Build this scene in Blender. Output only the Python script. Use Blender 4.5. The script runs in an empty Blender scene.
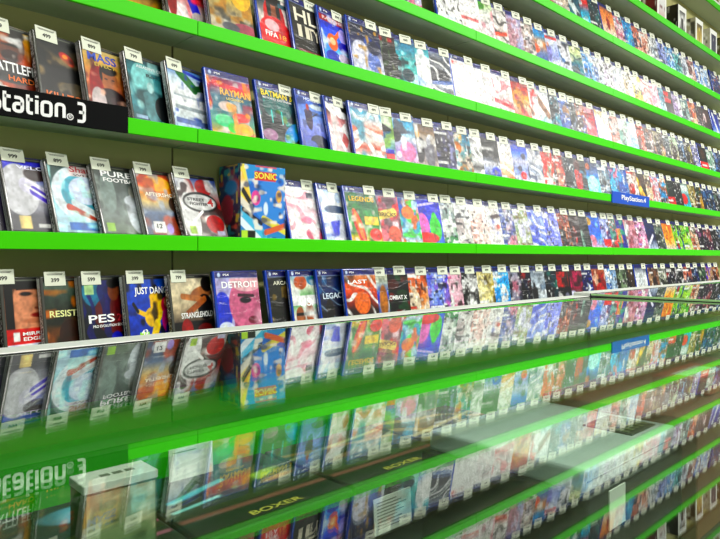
import bpy, bmesh, math, random
import numpy as np
from mathutils import Vector, Matrix

SC = bpy.context.scene
COL = SC.collection
R = math.radians

# ------------------------------------------------------------------ camera model
# world: +X runs along the wall, +Y towards the wall, camera above the counter at (0,0,ZC)
F = 620.0
VPX, HY = 1015.0, 258.5
TH = math.atan(F / (VPX - 360.0))
SN, CS = math.sin(TH), math.cos(TH)
CC = CS * CS / (VPX - 360.0)
ZC = 1.045
HG = 0.0646                      # height of the lens above the counter glass
DF, DB = 1.302, 1.428            # shelf fronts and back panel
BAY = 1.08
S0 = 0.715                       # seam between the first two bays

def s_at(x, D):                  # where along the wall a picture column falls at distance D
    return (1.0 / (VPX - x) - CC) * F * D / (SN * SN)

def on_level(x, y, z):           # column, row on a level below the lens -> (s, D)
    t = (y - HY) / (VPX - x)
    D = abs(z) * SN / t
    return s_at(x, D), D

# ------------------------------------------------------------------ materials
def srgb(h):
    h = h.lstrip('#')
    if len(h) == 3:
        h = ''.join(c * 2 for c in h)
    v = [int(h[i:i + 2], 16) / 255 for i in (0, 2, 4)]
    return [c / 12.92 if c <= 0.04045 else ((c + 0.055) / 1.055) ** 2.4 for c in v]

def material(name, hexcol, rough=0.5, spec=0.5, metal=0.0, coat=0.0, noise=0.0, nscale=40, bump=0.0):
    m = bpy.data.materials.new(name)
    m.use_nodes = True
    nt = m.node_tree
    b = nt.nodes['Principled BSDF']
    c = srgb(hexcol)
    b.inputs['Base Color'].default_value = (*c, 1)
    b.inputs['Roughness'].default_value = rough
    b.inputs['Metallic'].default_value = metal
    b.inputs['Specular IOR Level'].default_value = spec
    b.inputs['Coat Weight'].default_value = coat
    b.inputs['Coat Roughness'].default_value = 0.06
    if noise or bump:
        tc = nt.nodes.new('ShaderNodeTexCoord')
        n = nt.nodes.new('ShaderNodeTexNoise')
        n.inputs['Scale'].default_value = nscale
        n.inputs['Detail'].default_value = 4
        nt.links.new(tc.outputs['Object'], n.inputs['Vector'])
        if noise:
            mx = nt.nodes.new('ShaderNodeMix')
            mx.data_type = 'RGBA'
            mx.inputs[6].default_value = (*[k * (1 - noise) for k in c], 1)
            mx.inputs[7].default_value = (*[min(1, k * (1 + noise)) for k in c], 1)
            nt.links.new(n.outputs['Fac'], mx.inputs[0])
            nt.links.new(mx.outputs[2], b.inputs['Base Color'])
        if bump:
            bp = nt.nodes.new('ShaderNodeBump')
            bp.inputs['Strength'].default_value = bump
            bp.inputs['Distance'].default_value = 0.002
            nt.links.new(n.outputs['Fac'], bp.inputs['Height'])
            nt.links.new(bp.outputs['Normal'], b.inputs['Normal'])
    return m

def print_material(name, rough, coat, wrinkle, wscale, coat_rough):
    """printed sheet: the colours come from the print stored on the sheet, film lies over it"""
    m = bpy.data.materials.new(name)
    m.use_nodes = True
    nt = m.node_tree
    b = nt.nodes['Principled BSDF']
    a = nt.nodes.new('ShaderNodeAttribute')
    a.attribute_name = 'art'
    nt.links.new(a.outputs['Color'], b.inputs['Base Color'])
    b.inputs['Roughness'].default_value = rough
    b.inputs['Specular IOR Level'].default_value = 0.3
    b.inputs['Coat Weight'].default_value = coat
    b.inputs['Coat IOR'].default_value = 1.6
    b.inputs['Coat Roughness'].default_value = coat_rough
    if wrinkle:
        tc = nt.nodes.new('ShaderNodeTexCoord')
        oi = nt.nodes.new('ShaderNodeObjectInfo')
        ad = nt.nodes.new('ShaderNodeVectorMath'); ad.operation = 'ADD'
        mp = nt.nodes.new('ShaderNodeMapping')
        mp.inputs['Rotation'].default_value = (0, R(28), 0)
        mp.inputs['Scale'].default_value = (0.35, 1, 1.6)
        n = nt.nodes.new('ShaderNodeTexNoise')
        n.inputs['Scale'].default_value = wscale
        n.inputs['Detail'].default_value = 3
        n.inputs['Distortion'].default_value = 1.2
        bp = nt.nodes.new('ShaderNodeBump')
        bp.inputs['Strength'].default_value = wrinkle
        bp.inputs['Distance'].default_value = 0.004
        nt.links.new(tc.outputs['Object'], ad.inputs[0])
        nt.links.new(oi.outputs['Location'], ad.inputs[1])
        nt.links.new(ad.outputs[0], mp.inputs['Vector'])
        nt.links.new(mp.outputs[0], n.inputs['Vector'])
        nt.links.new(n.outputs['Fac'], bp.inputs['Height'])
        nt.links.new(bp.outputs['Normal'], b.inputs['Coat Normal'])
    return m

def glass_material(name, tint, f0):
    """counter glass: Schlick mirror over clear glass"""
    m = bpy.data.materials.new(name)
    m.use_nodes = True
    nt = m.node_tree
    nt.nodes.remove(nt.nodes['Principled BSDF'])
    out = nt.nodes['Material Output']
    lw = nt.nodes.new('ShaderNodeLayerWeight')
    lw.inputs['Blend'].default_value = 0.5
    pw = nt.nodes.new('ShaderNodeMath'); pw.operation = 'POWER'; pw.inputs[1].default_value = 5.0
    ml = nt.nodes.new('ShaderNodeMath'); ml.operation = 'MULTIPLY_ADD'
    ml.inputs[1].default_value = 1 - f0; ml.inputs[2].default_value = f0
    tr = nt.nodes.new('ShaderNodeBsdfTransparent')
    tr.inputs['Color'].default_value = (*srgb(tint), 1)
    gl = nt.nodes.new('ShaderNodeBsdfGlossy')
    gl.inputs['Roughness'].default_value = 0.004
    gl.inputs['Color'].default_value = (0.97, 1, 0.97, 1)
    mix = nt.nodes.new('ShaderNodeMixShader')
    nt.links.new(lw.outputs['Facing'], pw.inputs[0])
    nt.links.new(pw.outputs[0], ml.inputs[0])
    nt.links.new(ml.outputs[0], mix.inputs['Fac'])
    nt.links.new(tr.outputs[0], mix.inputs[1])
    nt.links.new(gl.outputs[0], mix.inputs[2])
    nt.links.new(mix.outputs[0], out.inputs['Surface'])
    return m

M = {
    'green': material('green_shelf_edge', '42d200', 0.36, 0.14, noise=0.04, nscale=6),
    'board': material('grey_green_board', 'b4c0a6', 0.6, 0.25, noise=0.05, nscale=9),
    'panel': material('olive_back_panel', 'c2bf80', 0.65, 0.15, noise=0.06, nscale=7),
    'gap': material('dark_upright', '1c1d16', 0.6),
    'blacksign': material('black_sign', '040506', 0.6, 0.08),
    'bluesign': material('blue_sign', '0a4fc4', 0.4),
    'white': material('white_lettering', 'f4f4f4', 0.5),
    'tag': material('price_card', 'dfe3cf', 0.55, noise=0.03, nscale=60),
    'ink': material('black_ink', '101210', 0.6),
    'greyink': material('grey_ink', '7e8274', 0.6),
    'clear': material('smoky_case_plastic', '4a4a44', 0.16, 0.6, coat=0.6, noise=0.1, nscale=60),
    'blue': material('blue_case_plastic', '0d3fb4', 0.18, 0.6, coat=0.6, noise=0.08, nscale=60),
    'print': print_material('printed_sheet', 0.4, 0.25, 0.1, 14, 0.2),
    'wrapped': print_material('film_wrapped_sheet', 0.45, 0.3, 1.0, 24, 0.1),
    'plain': print_material('printed_card', 0.45, 0.25, 0, 1, 0.2),
    'glass': glass_material('counter_glass', 'f3faf4', 0.10),
    'rail': material('pale_aluminium', 'd4d6d2', 0.35, 0.5, metal=0.15, noise=0.04, nscale=30),
    'darkrail': material('dark_joint_rail', '10140f', 0.4),
    'limerail': material('lime_glass_edge', 'b9f0a0', 0.3),
    'counter_green': material('green_counter_board', '27b800', 0.45, noise=0.05, nscale=8),
    'counter_dark': material('dark_counter_shelf', '0a1410', 0.5, noise=0.15, nscale=20),
    'consolewhite': material('white_plastic', 'c8d4d6', 0.35, noise=0.03, nscale=20),
    'card': material('brown_cardboard', '7a4326', 0.7, noise=0.12, nscale=40),
    'paper': material('white_paper', 'f1f3ec', 0.6, noise=0.02, nscale=50),
    'wall': material('wall_paint', 'bfc4ae', 0.8, noise=0.05, nscale=5, bump=0.1),
    'floor': material('floor_tile', '8d8a80', 0.45, noise=0.1, nscale=4),
    'ceil': material('ceiling_paint', 'd9dad2', 0.9, noise=0.03, nscale=4),
}

# ------------------------------------------------------------------ mesh helpers
def obj(name, me, mat=None, parent=None, loc=None, rot=None):
    if isinstance(me, bmesh.types.BMesh):
        bm = me
        me = bpy.data.meshes.new(name)
        bm.normal_update()
        bm.to_mesh(me); bm.free()
    o = bpy.data.objects.new(name, me)
    COL.objects.link(o)
    if mat is not None and not me.materials:
        me.materials.append(mat)
    if parent is not None:
        o.parent = parent
    if loc is not None:
        o.location = loc
    if rot is not None:
        o.rotation_euler = rot
    return o

def thing(name, label, cat, loc=(0, 0, 0), rot=(0, 0, 0), group=None):
    o = bpy.data.objects.new(name, None)
    o.empty_display_size = 0.03
    COL.objects.link(o)
    o.location = loc
    o.rotation_euler = rot
    o['label'] = label
    o['category'] = cat
    if group:
        o['group'] = group
    return o

def box(bm, x0, x1, y0, y1, z0, z1, bev=0.0, seg=2):
    r = bmesh.ops.create_cube(bm, size=1)
    vs = r['verts']
    for v in vs:
        v.co = Vector(((x0 + x1) / 2 + v.co.x * (x1 - x0), (y0 + y1) / 2 + v.co.y * (y1 - y0), (z0 + z1) / 2 + v.co.z * (z1 - z0)))
    if bev:
        es = list({e for v in vs for e in v.link_edges})
        bmesh.ops.bevel(bm, geom=es, offset=bev, segments=seg, profile=0.5, affect='EDGES')
    return bm

def box_bm(*a, **k):
    return box(bmesh.new(), *a, **k)

def text_mesh(txt, w, h, depth=0.0002, bold=0.012):
    """lettering lying in the XZ plane, facing -Y, centred, fitted to w x h"""
    cu = bpy.data.curves.new('lettering', 'FONT')
    cu.body = txt
    cu.align_x = 'CENTER'
    cu.offset = bold
    cu.resolution_u = 3
    cu.extrude = 0
    t = bpy.data.objects.new('lettering', cu)
    COL.objects.link(t)
    dg = bpy.context.evaluated_depsgraph_get()
    dg.update()
    me = bpy.data.meshes.new_from_object(t.evaluated_get(dg))
    bpy.data.objects.remove(t); bpy.data.curves.remove(cu)
    xs = [v.co.x for v in me.vertices]; ys = [v.co.y for v in me.vertices]
    cx, cy = (max(xs) + min(xs)) / 2, (max(ys) + min(ys)) / 2
    sx, sy = w / max(1e-6, max(xs) - min(xs)), h / max(1e-6, max(ys) - min(ys))
    for v in me.vertices:
        v.co = Vector(((v.co.x - cx) * sx, -depth, (v.co.y - cy) * sy))
    me.materials.clear()
    return me

_inks = {}
def ink(h):
    if h not in _inks:
        _inks[h] = material('print_ink_' + h, h, 0.45)
    return _inks[h]

# ------------------------------------------------------------------ printed art
def paint(spec, nu, nv, seed, aspect=0.81, tex=0.0):
    """colours of a printed sheet on a nu x nv grid, from a list of shapes"""
    rng = np.random.RandomState(seed)
    u, v = np.meshgrid(np.linspace(0, 1, nu), np.linspace(0, 1, nv))
    img = np.ones((nv, nu, 3)) * 0.5
    px = 1.0 / nu
    def col(h): return np.array(srgb(h))
    def blend(mask, c):
        img[:] = img * (1 - mask[..., None]) + c * mask[..., None]
    def noise(sc):
        g = rng.rand(int(sc / aspect) + 3, int(sc) + 3)
        x = u * sc; y = v * sc / aspect
        i, j = x.astype(int), y.astype(int)
        fx, fy = x - i, y - j
        fx = fx * fx * (3 - 2 * fx); fy = fy * fy * (3 - 2 * fy)
        return (g[j, i] * (1 - fx) + g[j, i + 1] * fx) * (1 - fy) + (g[j + 1, i] * (1 - fx) + g[j + 1, i + 1] * fx) * fy
    for op in spec.split(';'):
        p = op.split()
        if not p:
            continue
        k = p[0]
        if k == 'g':                               # vertical blend of colours, top first
            cs = [col(c) for c in p[1:]]
            t = (1 - v) * (len(cs) - 1)
            for i in range(len(cs) - 1):
                w = np.clip(1 - np.abs(t - i), 0, 1)
                if i == 0: img[:] = 0
                img += w[..., None] * cs[i]
            img += np.clip(1 - np.abs(t - (len(cs) - 1)), 0, 1)[..., None] * cs[-1]
        elif k == 'e':
            cx, cy, rx, ry = map(float, p[1:5])
            a = R(float(p[6])) if len(p) > 6 else 0
            dx, dy = u - cx, v - cy
            X = dx * math.cos(a) + dy * math.sin(a); Y = -dx * math.sin(a) + dy * math.cos(a)
            d = np.sqrt((X / rx) ** 2 + (Y / ry) ** 2)
            blend(np.clip((1 - d) * min(rx, ry) / px * 0.8 + 0.5, 0, 1), col(p[5]))
        elif k == 'r':
            x0, y0, x1, y1 = map(float, p[1:5])
            m = np.clip((u - x0) / px + .5, 0, 1) * np.clip((x1 - u) / px + .5, 0, 1) * np.clip((v - y0) / px + .5, 0, 1) * np.clip((y1 - v) / px + .5, 0, 1)
            blend(m, col(p[5]))
        elif k == 'l':
            x0, y0, x1, y1, w = map(float, p[1:6])
            dx, dy = x1 - x0, y1 - y0
            t = np.clip(((u - x0) * dx + (v - y0) * dy) / (dx * dx + dy * dy + 1e-9), 0, 1)
            d = np.sqrt((u - x0 - t * dx) ** 2 + (v - y0 - t * dy) ** 2)
            blend(np.clip((w / 2 - d) / px + .5, 0, 1), col(p[6]))
        elif k == 'n':                             # blotches
            n = noise(float(p[2])); th = float(p[3]) if len(p) > 3 else 0.6
            blend(np.clip((n - th) * 5, 0, 1) * (float(p[4]) if len(p) > 4 else 0.85), col(p[1]))
        elif k == 's':                             # slanting stripes
            a = R(float(p[2])); f = float(p[3]); th = float(p[4])
            ph = (u * math.cos(a) + v * math.sin(a)) * f + noise(3) * 1.2
            blend(np.clip((np.sin(ph * 6.283) - th) * 4, 0, 1) * 0.85, col(p[1]))
        elif k == 'f':                             # a standing figure: head, shoulders, body
            cx, top, h, c1, c2 = float(p[1]), float(p[2]), float(p[3]), p[4], p[5]
            hr = h * 0.12
            for (ex, ey, rx, ry, c) in ((0, -h * .62, h * .27, h * .45, c2), (0, -h * .34, h * .3, h * .13, c2), (-.2 * h, -h * .5, h * .08, h * .25, c2), (.2 * h, -h * .5, h * .08, h * .25, c2), (0, -hr, hr, hr * 1.15, c1)):
                d = np.sqrt(((u - cx - ex) / rx) ** 2 + ((v - top - ey) / ry) ** 2)
                blend(np.clip((1 - d) * min(rx, ry) / px * 0.8 + 0.5, 0, 1), col(c))
    if tex:
        for sc, am in ((9, tex * .8), (22, tex * (1 if nu < 70 else .5))):
            img *= (1 + am * 2 * (noise(sc) - .5))[..., None]
        img = np.clip(img, 0, 1)
        lum = img.mean(-1, keepdims=True)
        img = lum + (img - lum) * 1.4                   # strong printing inks
        fine = noise(20)
        img = np.clip(img, 0, 1) * (1 - np.clip((fine - .6) * 6, 0, 1) * (.35 if nu < 50 else .12))[..., None]
        img = img ** 1.5 * .92
    return np.clip(img, 0, 1)

def sheet_mesh(name, img, w, h):
    nv, nu, _ = img.shape
    u, v = np.meshgrid(np.linspace(0, w, nu), np.linspace(0, h, nv))
    co = np.stack([u, np.zeros_like(u), v], -1).reshape(-1, 3)
    idx = np.arange(nu * nv).reshape(nv, nu)
    faces = np.stack([idx[:-1, :-1], idx[:-1, 1:], idx[1:, 1:], idx[1:, :-1]], -1).reshape(-1, 4)
    me = bpy.data.meshes.new(name)
    me.vertices.add(len(co)); me.vertices.foreach_set('co', co.astype(np.float32).ravel())
    me.loops.add(faces.size); me.loops.foreach_set('vertex_index', faces.astype(np.int32).ravel())
    me.polygons.add(len(faces))
    me.polygons.foreach_set('loop_start', np.arange(0, faces.size, 4, dtype=np.int32))
    me.update(calc_edges=True)
    at = me.attributes.new('art', 'FLOAT_COLOR', 'POINT')
    rgba = np.concatenate([img.reshape(-1, 3), np.ones((nu * nv, 1))], 1)
    at.data.foreach_set('color', rgba.astype(np.float32).ravel())
    me.validate()
    return me

def auto_art(cols, seed):
    """a generic cover from a few colours: sky, ground, a figure, splashes"""
    c = cols.split()
    rnd = random.Random(seed)
    top, mid, bot = c[0], c[min(1, len(c) - 1)], c[min(2, len(c) - 1)]
    sp = 'g %s %s %s;' % (top, mid, bot)
    for k, a in enumerate(c[3:]):
        sp += 'n %s %d %.2f .9;' % (a, rnd.choice((3, 4, 6)), rnd.uniform(.5, .62))
    sp += 'e %.2f %.2f %.2f %.2f %s %d;' % (rnd.uniform(.3, .7), rnd.uniform(.3, .6), rnd.uniform(.12, .3), rnd.uniform(.12, .3), rnd.choice(c), rnd.randint(0, 90))
    sp += 'f %.2f %.2f %.2f %s %s;' % (rnd.uniform(.35, .65), rnd.uniform(.6, .72), rnd.uniform(.5, .7), rnd.choice(c), c[-1])
    sp += 'n %s 9 .62 .6;' % rnd.choice(c)
    sp += 'n %s 11 .64 .8;' % rnd.choice(('18202c', '201814', '102030', '301818', c[-1]))
    sp += 'n fff 13 .74 .8;'
    for k in range(rnd.randint(1, 3)):
        y = rnd.choice((.74, .2, .12, .8)) + rnd.uniform(-.03, .03)
        x = rnd.uniform(.1, .3)
        sp += 'r %.2f %.2f %.2f %.2f %s;' % (x, y, x + rnd.uniform(.3, .6), y + rnd.uniform(.03, .07), rnd.choice(['fff', c[0], c[-1], 'eee']))
    sp += 'r .04 .03 .14 .11 eee;'
    return sp

# ------------------------------------------------------------------ shelves
def zrow(k):       # underside of shelf board k relative to the lens
    if k == 0: return -0.229
    if k == 7: return 1.59
    return 0.0178 + 0.25 * (k - 1)
EDGE = 0.034
def zfloor(k):
    return zrow(k) + EDGE - 0.006

for name, lab, a in (
        ('wall_back', 'plain wall behind the shelving', (-1.5, 6.5, DB + 0.03, DB + 0.12, 0, 3.05)),
        ('floor', 'shop floor', (-1.5, 6.5, -3.2, DB + 0.12, -0.06, 0)),
        ('ceiling', 'pale shop ceiling', (-1.5, 6.5, -3.2, DB + 0.12, 3.05, 3.11))):
    o = obj(name, box_bm(*a), M[{'wall_back': 'wall', 'floor': 'floor', 'ceiling': 'ceil'}[name]])
    o['kind'] = 'structure'; o['label'] = lab

BAYNAMES = ['leftmost bay of the green-edged shelving, with the black sign',
            'second bay of the green-edged shelving from the left',
            'third bay of the green-edged shelving, with the blue sign',
            'fourth bay of the green-edged shelving from the left',
            'far right end bay of the green-edged shelving']
proto_bay = None
bays = []
for b in range(5):
    x0 = S0 - BAY + b * BAY
    if b == 0:
        t = thing('shelving_unit', BAYNAMES[0], 'shelving', (x0, DB, 0), group='bays of the shelving wall')
        obj('back_panel', box_bm(0.0025, BAY - 0.0025, 0, 0.016, 0.1, 2.9), M['panel'], t)
        obj('upright', box_bm(-0.002, 0.002, 0.004, 0.024, 0.0, 2.9), M['gap'], t)
        obj('upright', box_bm(BAY - 0.002, BAY + 0.002, 0.004, 0.024, 0.0, 2.9), M['gap'], t)
        obj('plinth', box_bm(0.0025, BAY - 0.0025, DF - DB + 0.01, -0.002, 0.0, 0.1), M['board'], t)
        for k in range(-2, 8):
            zr = zrow(k) if k >= 0 else zrow(0) + 0.25 * k
            sh = obj('shelf', box_bm(0.001, BAY - 0.001, DF - DB + 0.009, -0.0005, zr + 0.004, zr + EDGE - 0.006, bev=0.001, seg=1), M['board'], t, loc=(0, 0, ZC))
            obj('edge_strip', box_bm(0.0008, BAY - 0.0008, DF - DB, DF - DB + 0.0085, zr, zr + EDGE, bev=0.0012), M['green'], sh)
        proto_bay = t
    else:
        t = proto_bay.copy(); COL.objects.link(t)
        t.location = (x0, DB, 0); t['label'] = BAYNAMES[b]
        for ch in proto_bay.children:
            c = ch.copy(); COL.objects.link(c); c.parent = t
            for g in ch.children:
                d = g.copy(); COL.objects.link(d); d.parent = c
    bays.append(t)

# ------------------------------------------------------------------ signs
def stroke(bm, pts, w, y):
    """flat lettering stroke with mitred joins in the XZ plane"""
    n = len(pts)
    L, Rr = [], []
    for i in range(n):
        p = Vector(pts[i])
        d0 = (p - Vector(pts[i - 1])).normalized() if i else None
        d1 = (Vector(pts[i + 1]) - p).normalized() if i < n - 1 else None
        if d0 is None: d0 = d1
        if d1 is None: d1 = d0
        d = (d0 + d1).normalized()
        nrm = Vector((-d.y, d.x))
        k = 1 / max(0.5, d.dot(d0))
        L.append(bm.verts.new((p.x + nrm.x * w / 2 * k, y, p.y + nrm.y * w / 2 * k)))
        Rr.append(bm.verts.new((p.x - nrm.x * w / 2 * k, y, p.y - nrm.y * w / 2 * k)))
    for i in range(n - 1):
        f = bm.faces.new((L[i], Rr[i], Rr[i + 1], L[i + 1]))
        if f.normal.y > 0: f.normal_flip()

def rounded(pts, r=0.25):
    out = [pts[0]]
    for i in range(1, len(pts) - 1):
        a, b, c = Vector(pts[i - 1]), Vector(pts[i]), Vector(pts[i + 1])
        ra = min(r, (a - b).length / 2); rc = min(r, (c - b).length / 2)
        p, q = b + (a - b).normalized() * ra, b + (c - b).normalized() * rc
        for k in range(5):
            t = k / 4
            out.append(tuple(p * (1 - t) ** 2 + b * 2 * t * (1 - t) + q * t * t))
    out.append(pts[-1])
    return out

# letters in a box of width 1, x-height 1
GL = {
    'P': ([[(0.08, 0), (0.08, 1.22), (1, 1.22), (1, .5), (.08, .5)]], 1),
    'l': ([[(0.5, 0), (0.5, 1.25)]], .3),
    'y': ([[(0.04, 1), (0.04, .2), (1, .2)], [(1, 1), (1, -.3), (.1, -.3)]], 1),
    'S': ([[(1, 1.22), (0, 1.22), (0, .62), (1, .62), (1, 0), (0, 0)]], 1),
    't': ([[(0.12, 1.25), (0.12, 0), (.9, 0)], [(0.12, .93), (.9, .93)]], .55),
    'a': ([[(0.08, .93), (.92, .93), (.92, 0), (.06, 0), (.06, .52), (.92, .52)]], 1),
    'i': ([[(0.5, 0), (0.5, .96)], [(.5, 1.12), (.5, 1.28)]], .25),
    'o': ([[(.5, 0), (.06, 0), (.06, .93), (.94, .93), (.94, 0), (.5, 0)]], 1),
    'n': ([[(.08, 0), (.08, .93), (.94, .93), (.94, 0)]], 1),
    '3': ([[(.05, 1.25), (.95, 1.25), (.95, 0), (.05, 0)], [(.25, .64), (.95, .64)]], 1),
}
ysign = DF - 0.006
xr = s_at(128, DF - 0.004)
xl = s_at(-75, DF)
zs0, zs1 = 0.1405 * 1.894, 0.1700 * 1.894
t = thing('shelf_sign', 'black sign with white lettering and a 3 on the shelf edge at left', 'sign', (xl, ysign, ZC + zs0))
obj('board', box_bm(0, xr - xl, 0, 0.005, 0, zs1 - zs0, bev=0.0008), M['blacksign'], t)
bm = bmesh.new()
def put(ch, xa, xb, zb, xh, w=0.0062):
    g, _ = GL[ch]
    for st in g:
        pts = [(xa + p[0] * (xb - xa), zb + p[1] * xh) for p in st]
        stroke(bm, rounded(pts, 0.0062), w, -0.0006)
zb = 0.0125
xh = 0.0275
for ch, a, c in (('t', 2.5, 10.5), ('a', 12.5, 22), ('t', 26, 32.5), ('i', 34.5, 37), ('o', 40.5, 50.5), ('n', 54.5, 63.5), ('S', -11, -1.5), ('y', -27, -16), ('a', -41, -31), ('l', -46, -43), ('P', -60, -50)):
    put(ch, s_at(a, DF) - xl, s_at(c, DF) - xl, zb, xh)
put('3', s_at(76, DF) - xl, s_at(83.5, DF) - xl, zb - 0.002, xh * 1.03)
cx, cz, rr = s_at(69, DF) - xl, zb + 0.004, 0.0058
stroke(bm, [(cx + rr * math.cos(i * math.pi / 10), cz + rr * math.sin(i * math.pi / 10)) for i in range(21)], 0.0016, -0.0006)
stroke(bm, [(cx - .002, cz - .003), (cx - .002, cz + .003), (cx + .002, cz + .003), (cx + .002, cz), (cx - .002, cz)], 0.0011, -0.0006)
stroke(bm, [(cx, cz), (cx + .0022, cz - .003)], 0.0011, -0.0006)
obj('lettering', bm, M['white'], t)

xl = s_at(612, DF - .004); xr = s_at(649, DF - .004)
zs0, zs1 = 0.1385 * 1.894, 0.1675 * 1.894
t = thing('shelf_sign', 'bright blue sign with white lettering and a 4 on the shelf edge', 'sign', (xl, ysign, ZC + zs0))
obj('board', box_bm(0, xr - xl, 0, 0.005, 0, zs1 - zs0, bev=0.0008), M['bluesign'], t)
obj('lettering', text_mesh('PlayStation.4', (xr - xl) * 0.66, (zs1 - zs0) * 0.55, bold=0.02), M['white'], t, loc=((xr - xl) * .56, -0.0006, (zs1 - zs0) * .52))

# ------------------------------------------------------------------ game cases
CW, CH, CT = 0.135, 0.171, 0.0145
CHS = {'c': 0.164, 'b': 0.171}
CTS = {'c': 0.0145, 'b': 0.0108}

def shell_mesh(name, mat, CH, CT):
    bm = bmesh.new()
    box(bm, 0, CW, 0, CT, 0, CH, bev=0.0028, seg=3)
    # opening seam and the finger notches of a real case
    box(bm, CW - 0.0006, CW + 0.0004, CT * 0.45, CT * 0.55, 0.012, CH - 0.012)
    box(bm, CW - 0.001, CW + 0.0007, CT * 0.3, CT * 0.7, 0.06, 0.11, bev=0.0004, seg=1)
    me = bpy.data.meshes.new(name)
    bm.normal_update(); bm.to_mesh(me); bm.free()
    me.materials.append(mat)
    return me
SHELL = {'c': shell_mesh('clear_case_shell', M['clear'], CHS['c'], CTS['c']), 'b': shell_mesh('blue_case_shell', M['blue'], CHS['b'], CTS['b'])}

def tag_mesh():
    bm = bmesh.new()
    box(bm, 0, 0.046, -0.0006, 0, 0, 0.029, bev=0.0001, seg=1)
    me = bpy.data.meshes.new('price_tag'); bm.to_mesh(me); bm.free()
    me.materials.append(M['tag'])
    return me
TAG = tag_mesh()
PRICES = {}
def price_mesh(p):
    if p not in PRICES:
        me = text_mesh(p, 0.018 if len(p) == 3 else 0.026, 0.0085, bold=0.03)
        bm = bmesh.new(); bm.from_mesh(me)
        for (x0, x1, z) in ((-0.018, 0.018, 0.0125), (-0.016, 0.016, 0.0105)):
            vs = [bm.verts.new(c) for c in ((x0, -0.0002, z), (x1, -0.0002, z), (x1, -0.0002, z + 0.0009), (x0, -0.0002, z + 0.0009))]
            bm.faces.new(vs)
        bm.to_mesh(me); bm.free()
        me.materials.clear(); me.materials.append(M['ink'])
        PRICES[p] = me
    return PRICES[p]

TITLES = {}
def title_mesh(txt, w, h):
    k = (txt, round(w, 4), round(h, 4))
    if k not in TITLES:
        TITLES[k] = text_mesh(txt, w, h, bold=0.018)
    return TITLES[k].copy()

ALL = []
def game_case(k, s, desc, style, art, titles=(), tagpos=None, price='599', lean=13, yaw=9, detail=1.0, seed=0, D0=None, group=''):
    """one case: shell, printed cover and spine, price card"""
    CH = CHS[style]; CT = CTS[style]
    t = thing('game_case', desc, 'game case', (s, D0, ZC + zfloor(k) + CT * math.sin(R(lean)) + 0.0006), (-R(lean), 0, R(yaw)), group)
    shell = 'c' if style == 'c' else 'b'
    o = bpy.data.objects.new('case_shell', SHELL[shell]); COL.objects.link(o); o.parent = t
    w, h = CW - 0.0075, CH - 0.0055
    nu = max(16, int(84 * detail)); nv = max(20, int(104 * detail))
    sp = art
    if style == 'b':
        sp += ';r 0 .9 1 1 0a3080' + (';r 0 .896 1 .903 cfd8ea' if detail > .6 else '')
        if detail > .6:
            sp += ';e .09 .95 .035 .03 dfe8f8;r .075 .93 .1 .985 dfe8f8'
    elif style == 'c':
        sp += ';r 0 .945 1 1 22241f;r .05 .965 .6 .978 8a8d84'
    img = paint(sp, nu, nv, seed, tex=.26)
    cov = obj('cover', sheet_mesh('cover_print', img, w, h), M['print'] if style == 'c' else M['wrapped'], t, loc=(0.0055, -0.0005, 0.0028))
    # spine print
    if style == 'c':
        ssp = 'g %s %s; r .2 .05 .8 .62 111; n eee 14 .62 .9; r .15 .9 .85 .97 eee' % (seed % 2 and ('aaa', '999') or ('331a18', '222'))
        if seed % 3 == 0: ssp = 'g 999 bbb aaa; n 555 9 .55 .8; r .3 .1 .7 .7 777'
    else:
        ssp = 'g 0a3080 1a4fc0 0a3080; r .25 .3 .7 .75 dde; n 0a3080 8 .5 .9'
    sm = sheet_mesh('spine_print', paint(ssp, 8, int(60 * detail) + 10, seed + 7, aspect=0.1), CT - 0.005, CH - 0.007)
    obj('spine', sm, M['print'], t, loc=(-0.0005, CT - 0.0025, 0.0035), rot=(0, 0, -math.pi / 2))
    for (txt, c, cx, cy, tw, thh) in titles:
        if yaw < -1: cx, tw = .6, min(tw, .62)
        obj('title_lettering', title_mesh(txt, tw * w, thh * h), ink(c), t, loc=(0.0055 + cx * w, -0.0009, 0.0028 + cy * h))
    if style == 'b' and detail > .6:
        obj('header_lettering', title_mesh('PS4', 0.017, 0.0055), M['white'], t, loc=(0.0055 + 0.25 * w, -0.0009, 0.0028 + .951 * h))
    if tagpos is not None:
        tx, tz = tagpos
        g = bpy.data.objects.new('price_tag', TAG); COL.objects.link(g); g.parent = t
        g.location = (tx, -0.0016, tz)
        if detail > .4:
            pm = price_mesh(price)
            d = bpy.data.objects.new('price_lettering', pm); COL.objects.link(d); d.parent = g
            d.location = (0.023, -0.0007, 0.0115)
    ALL.append(t)
    return t


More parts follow.
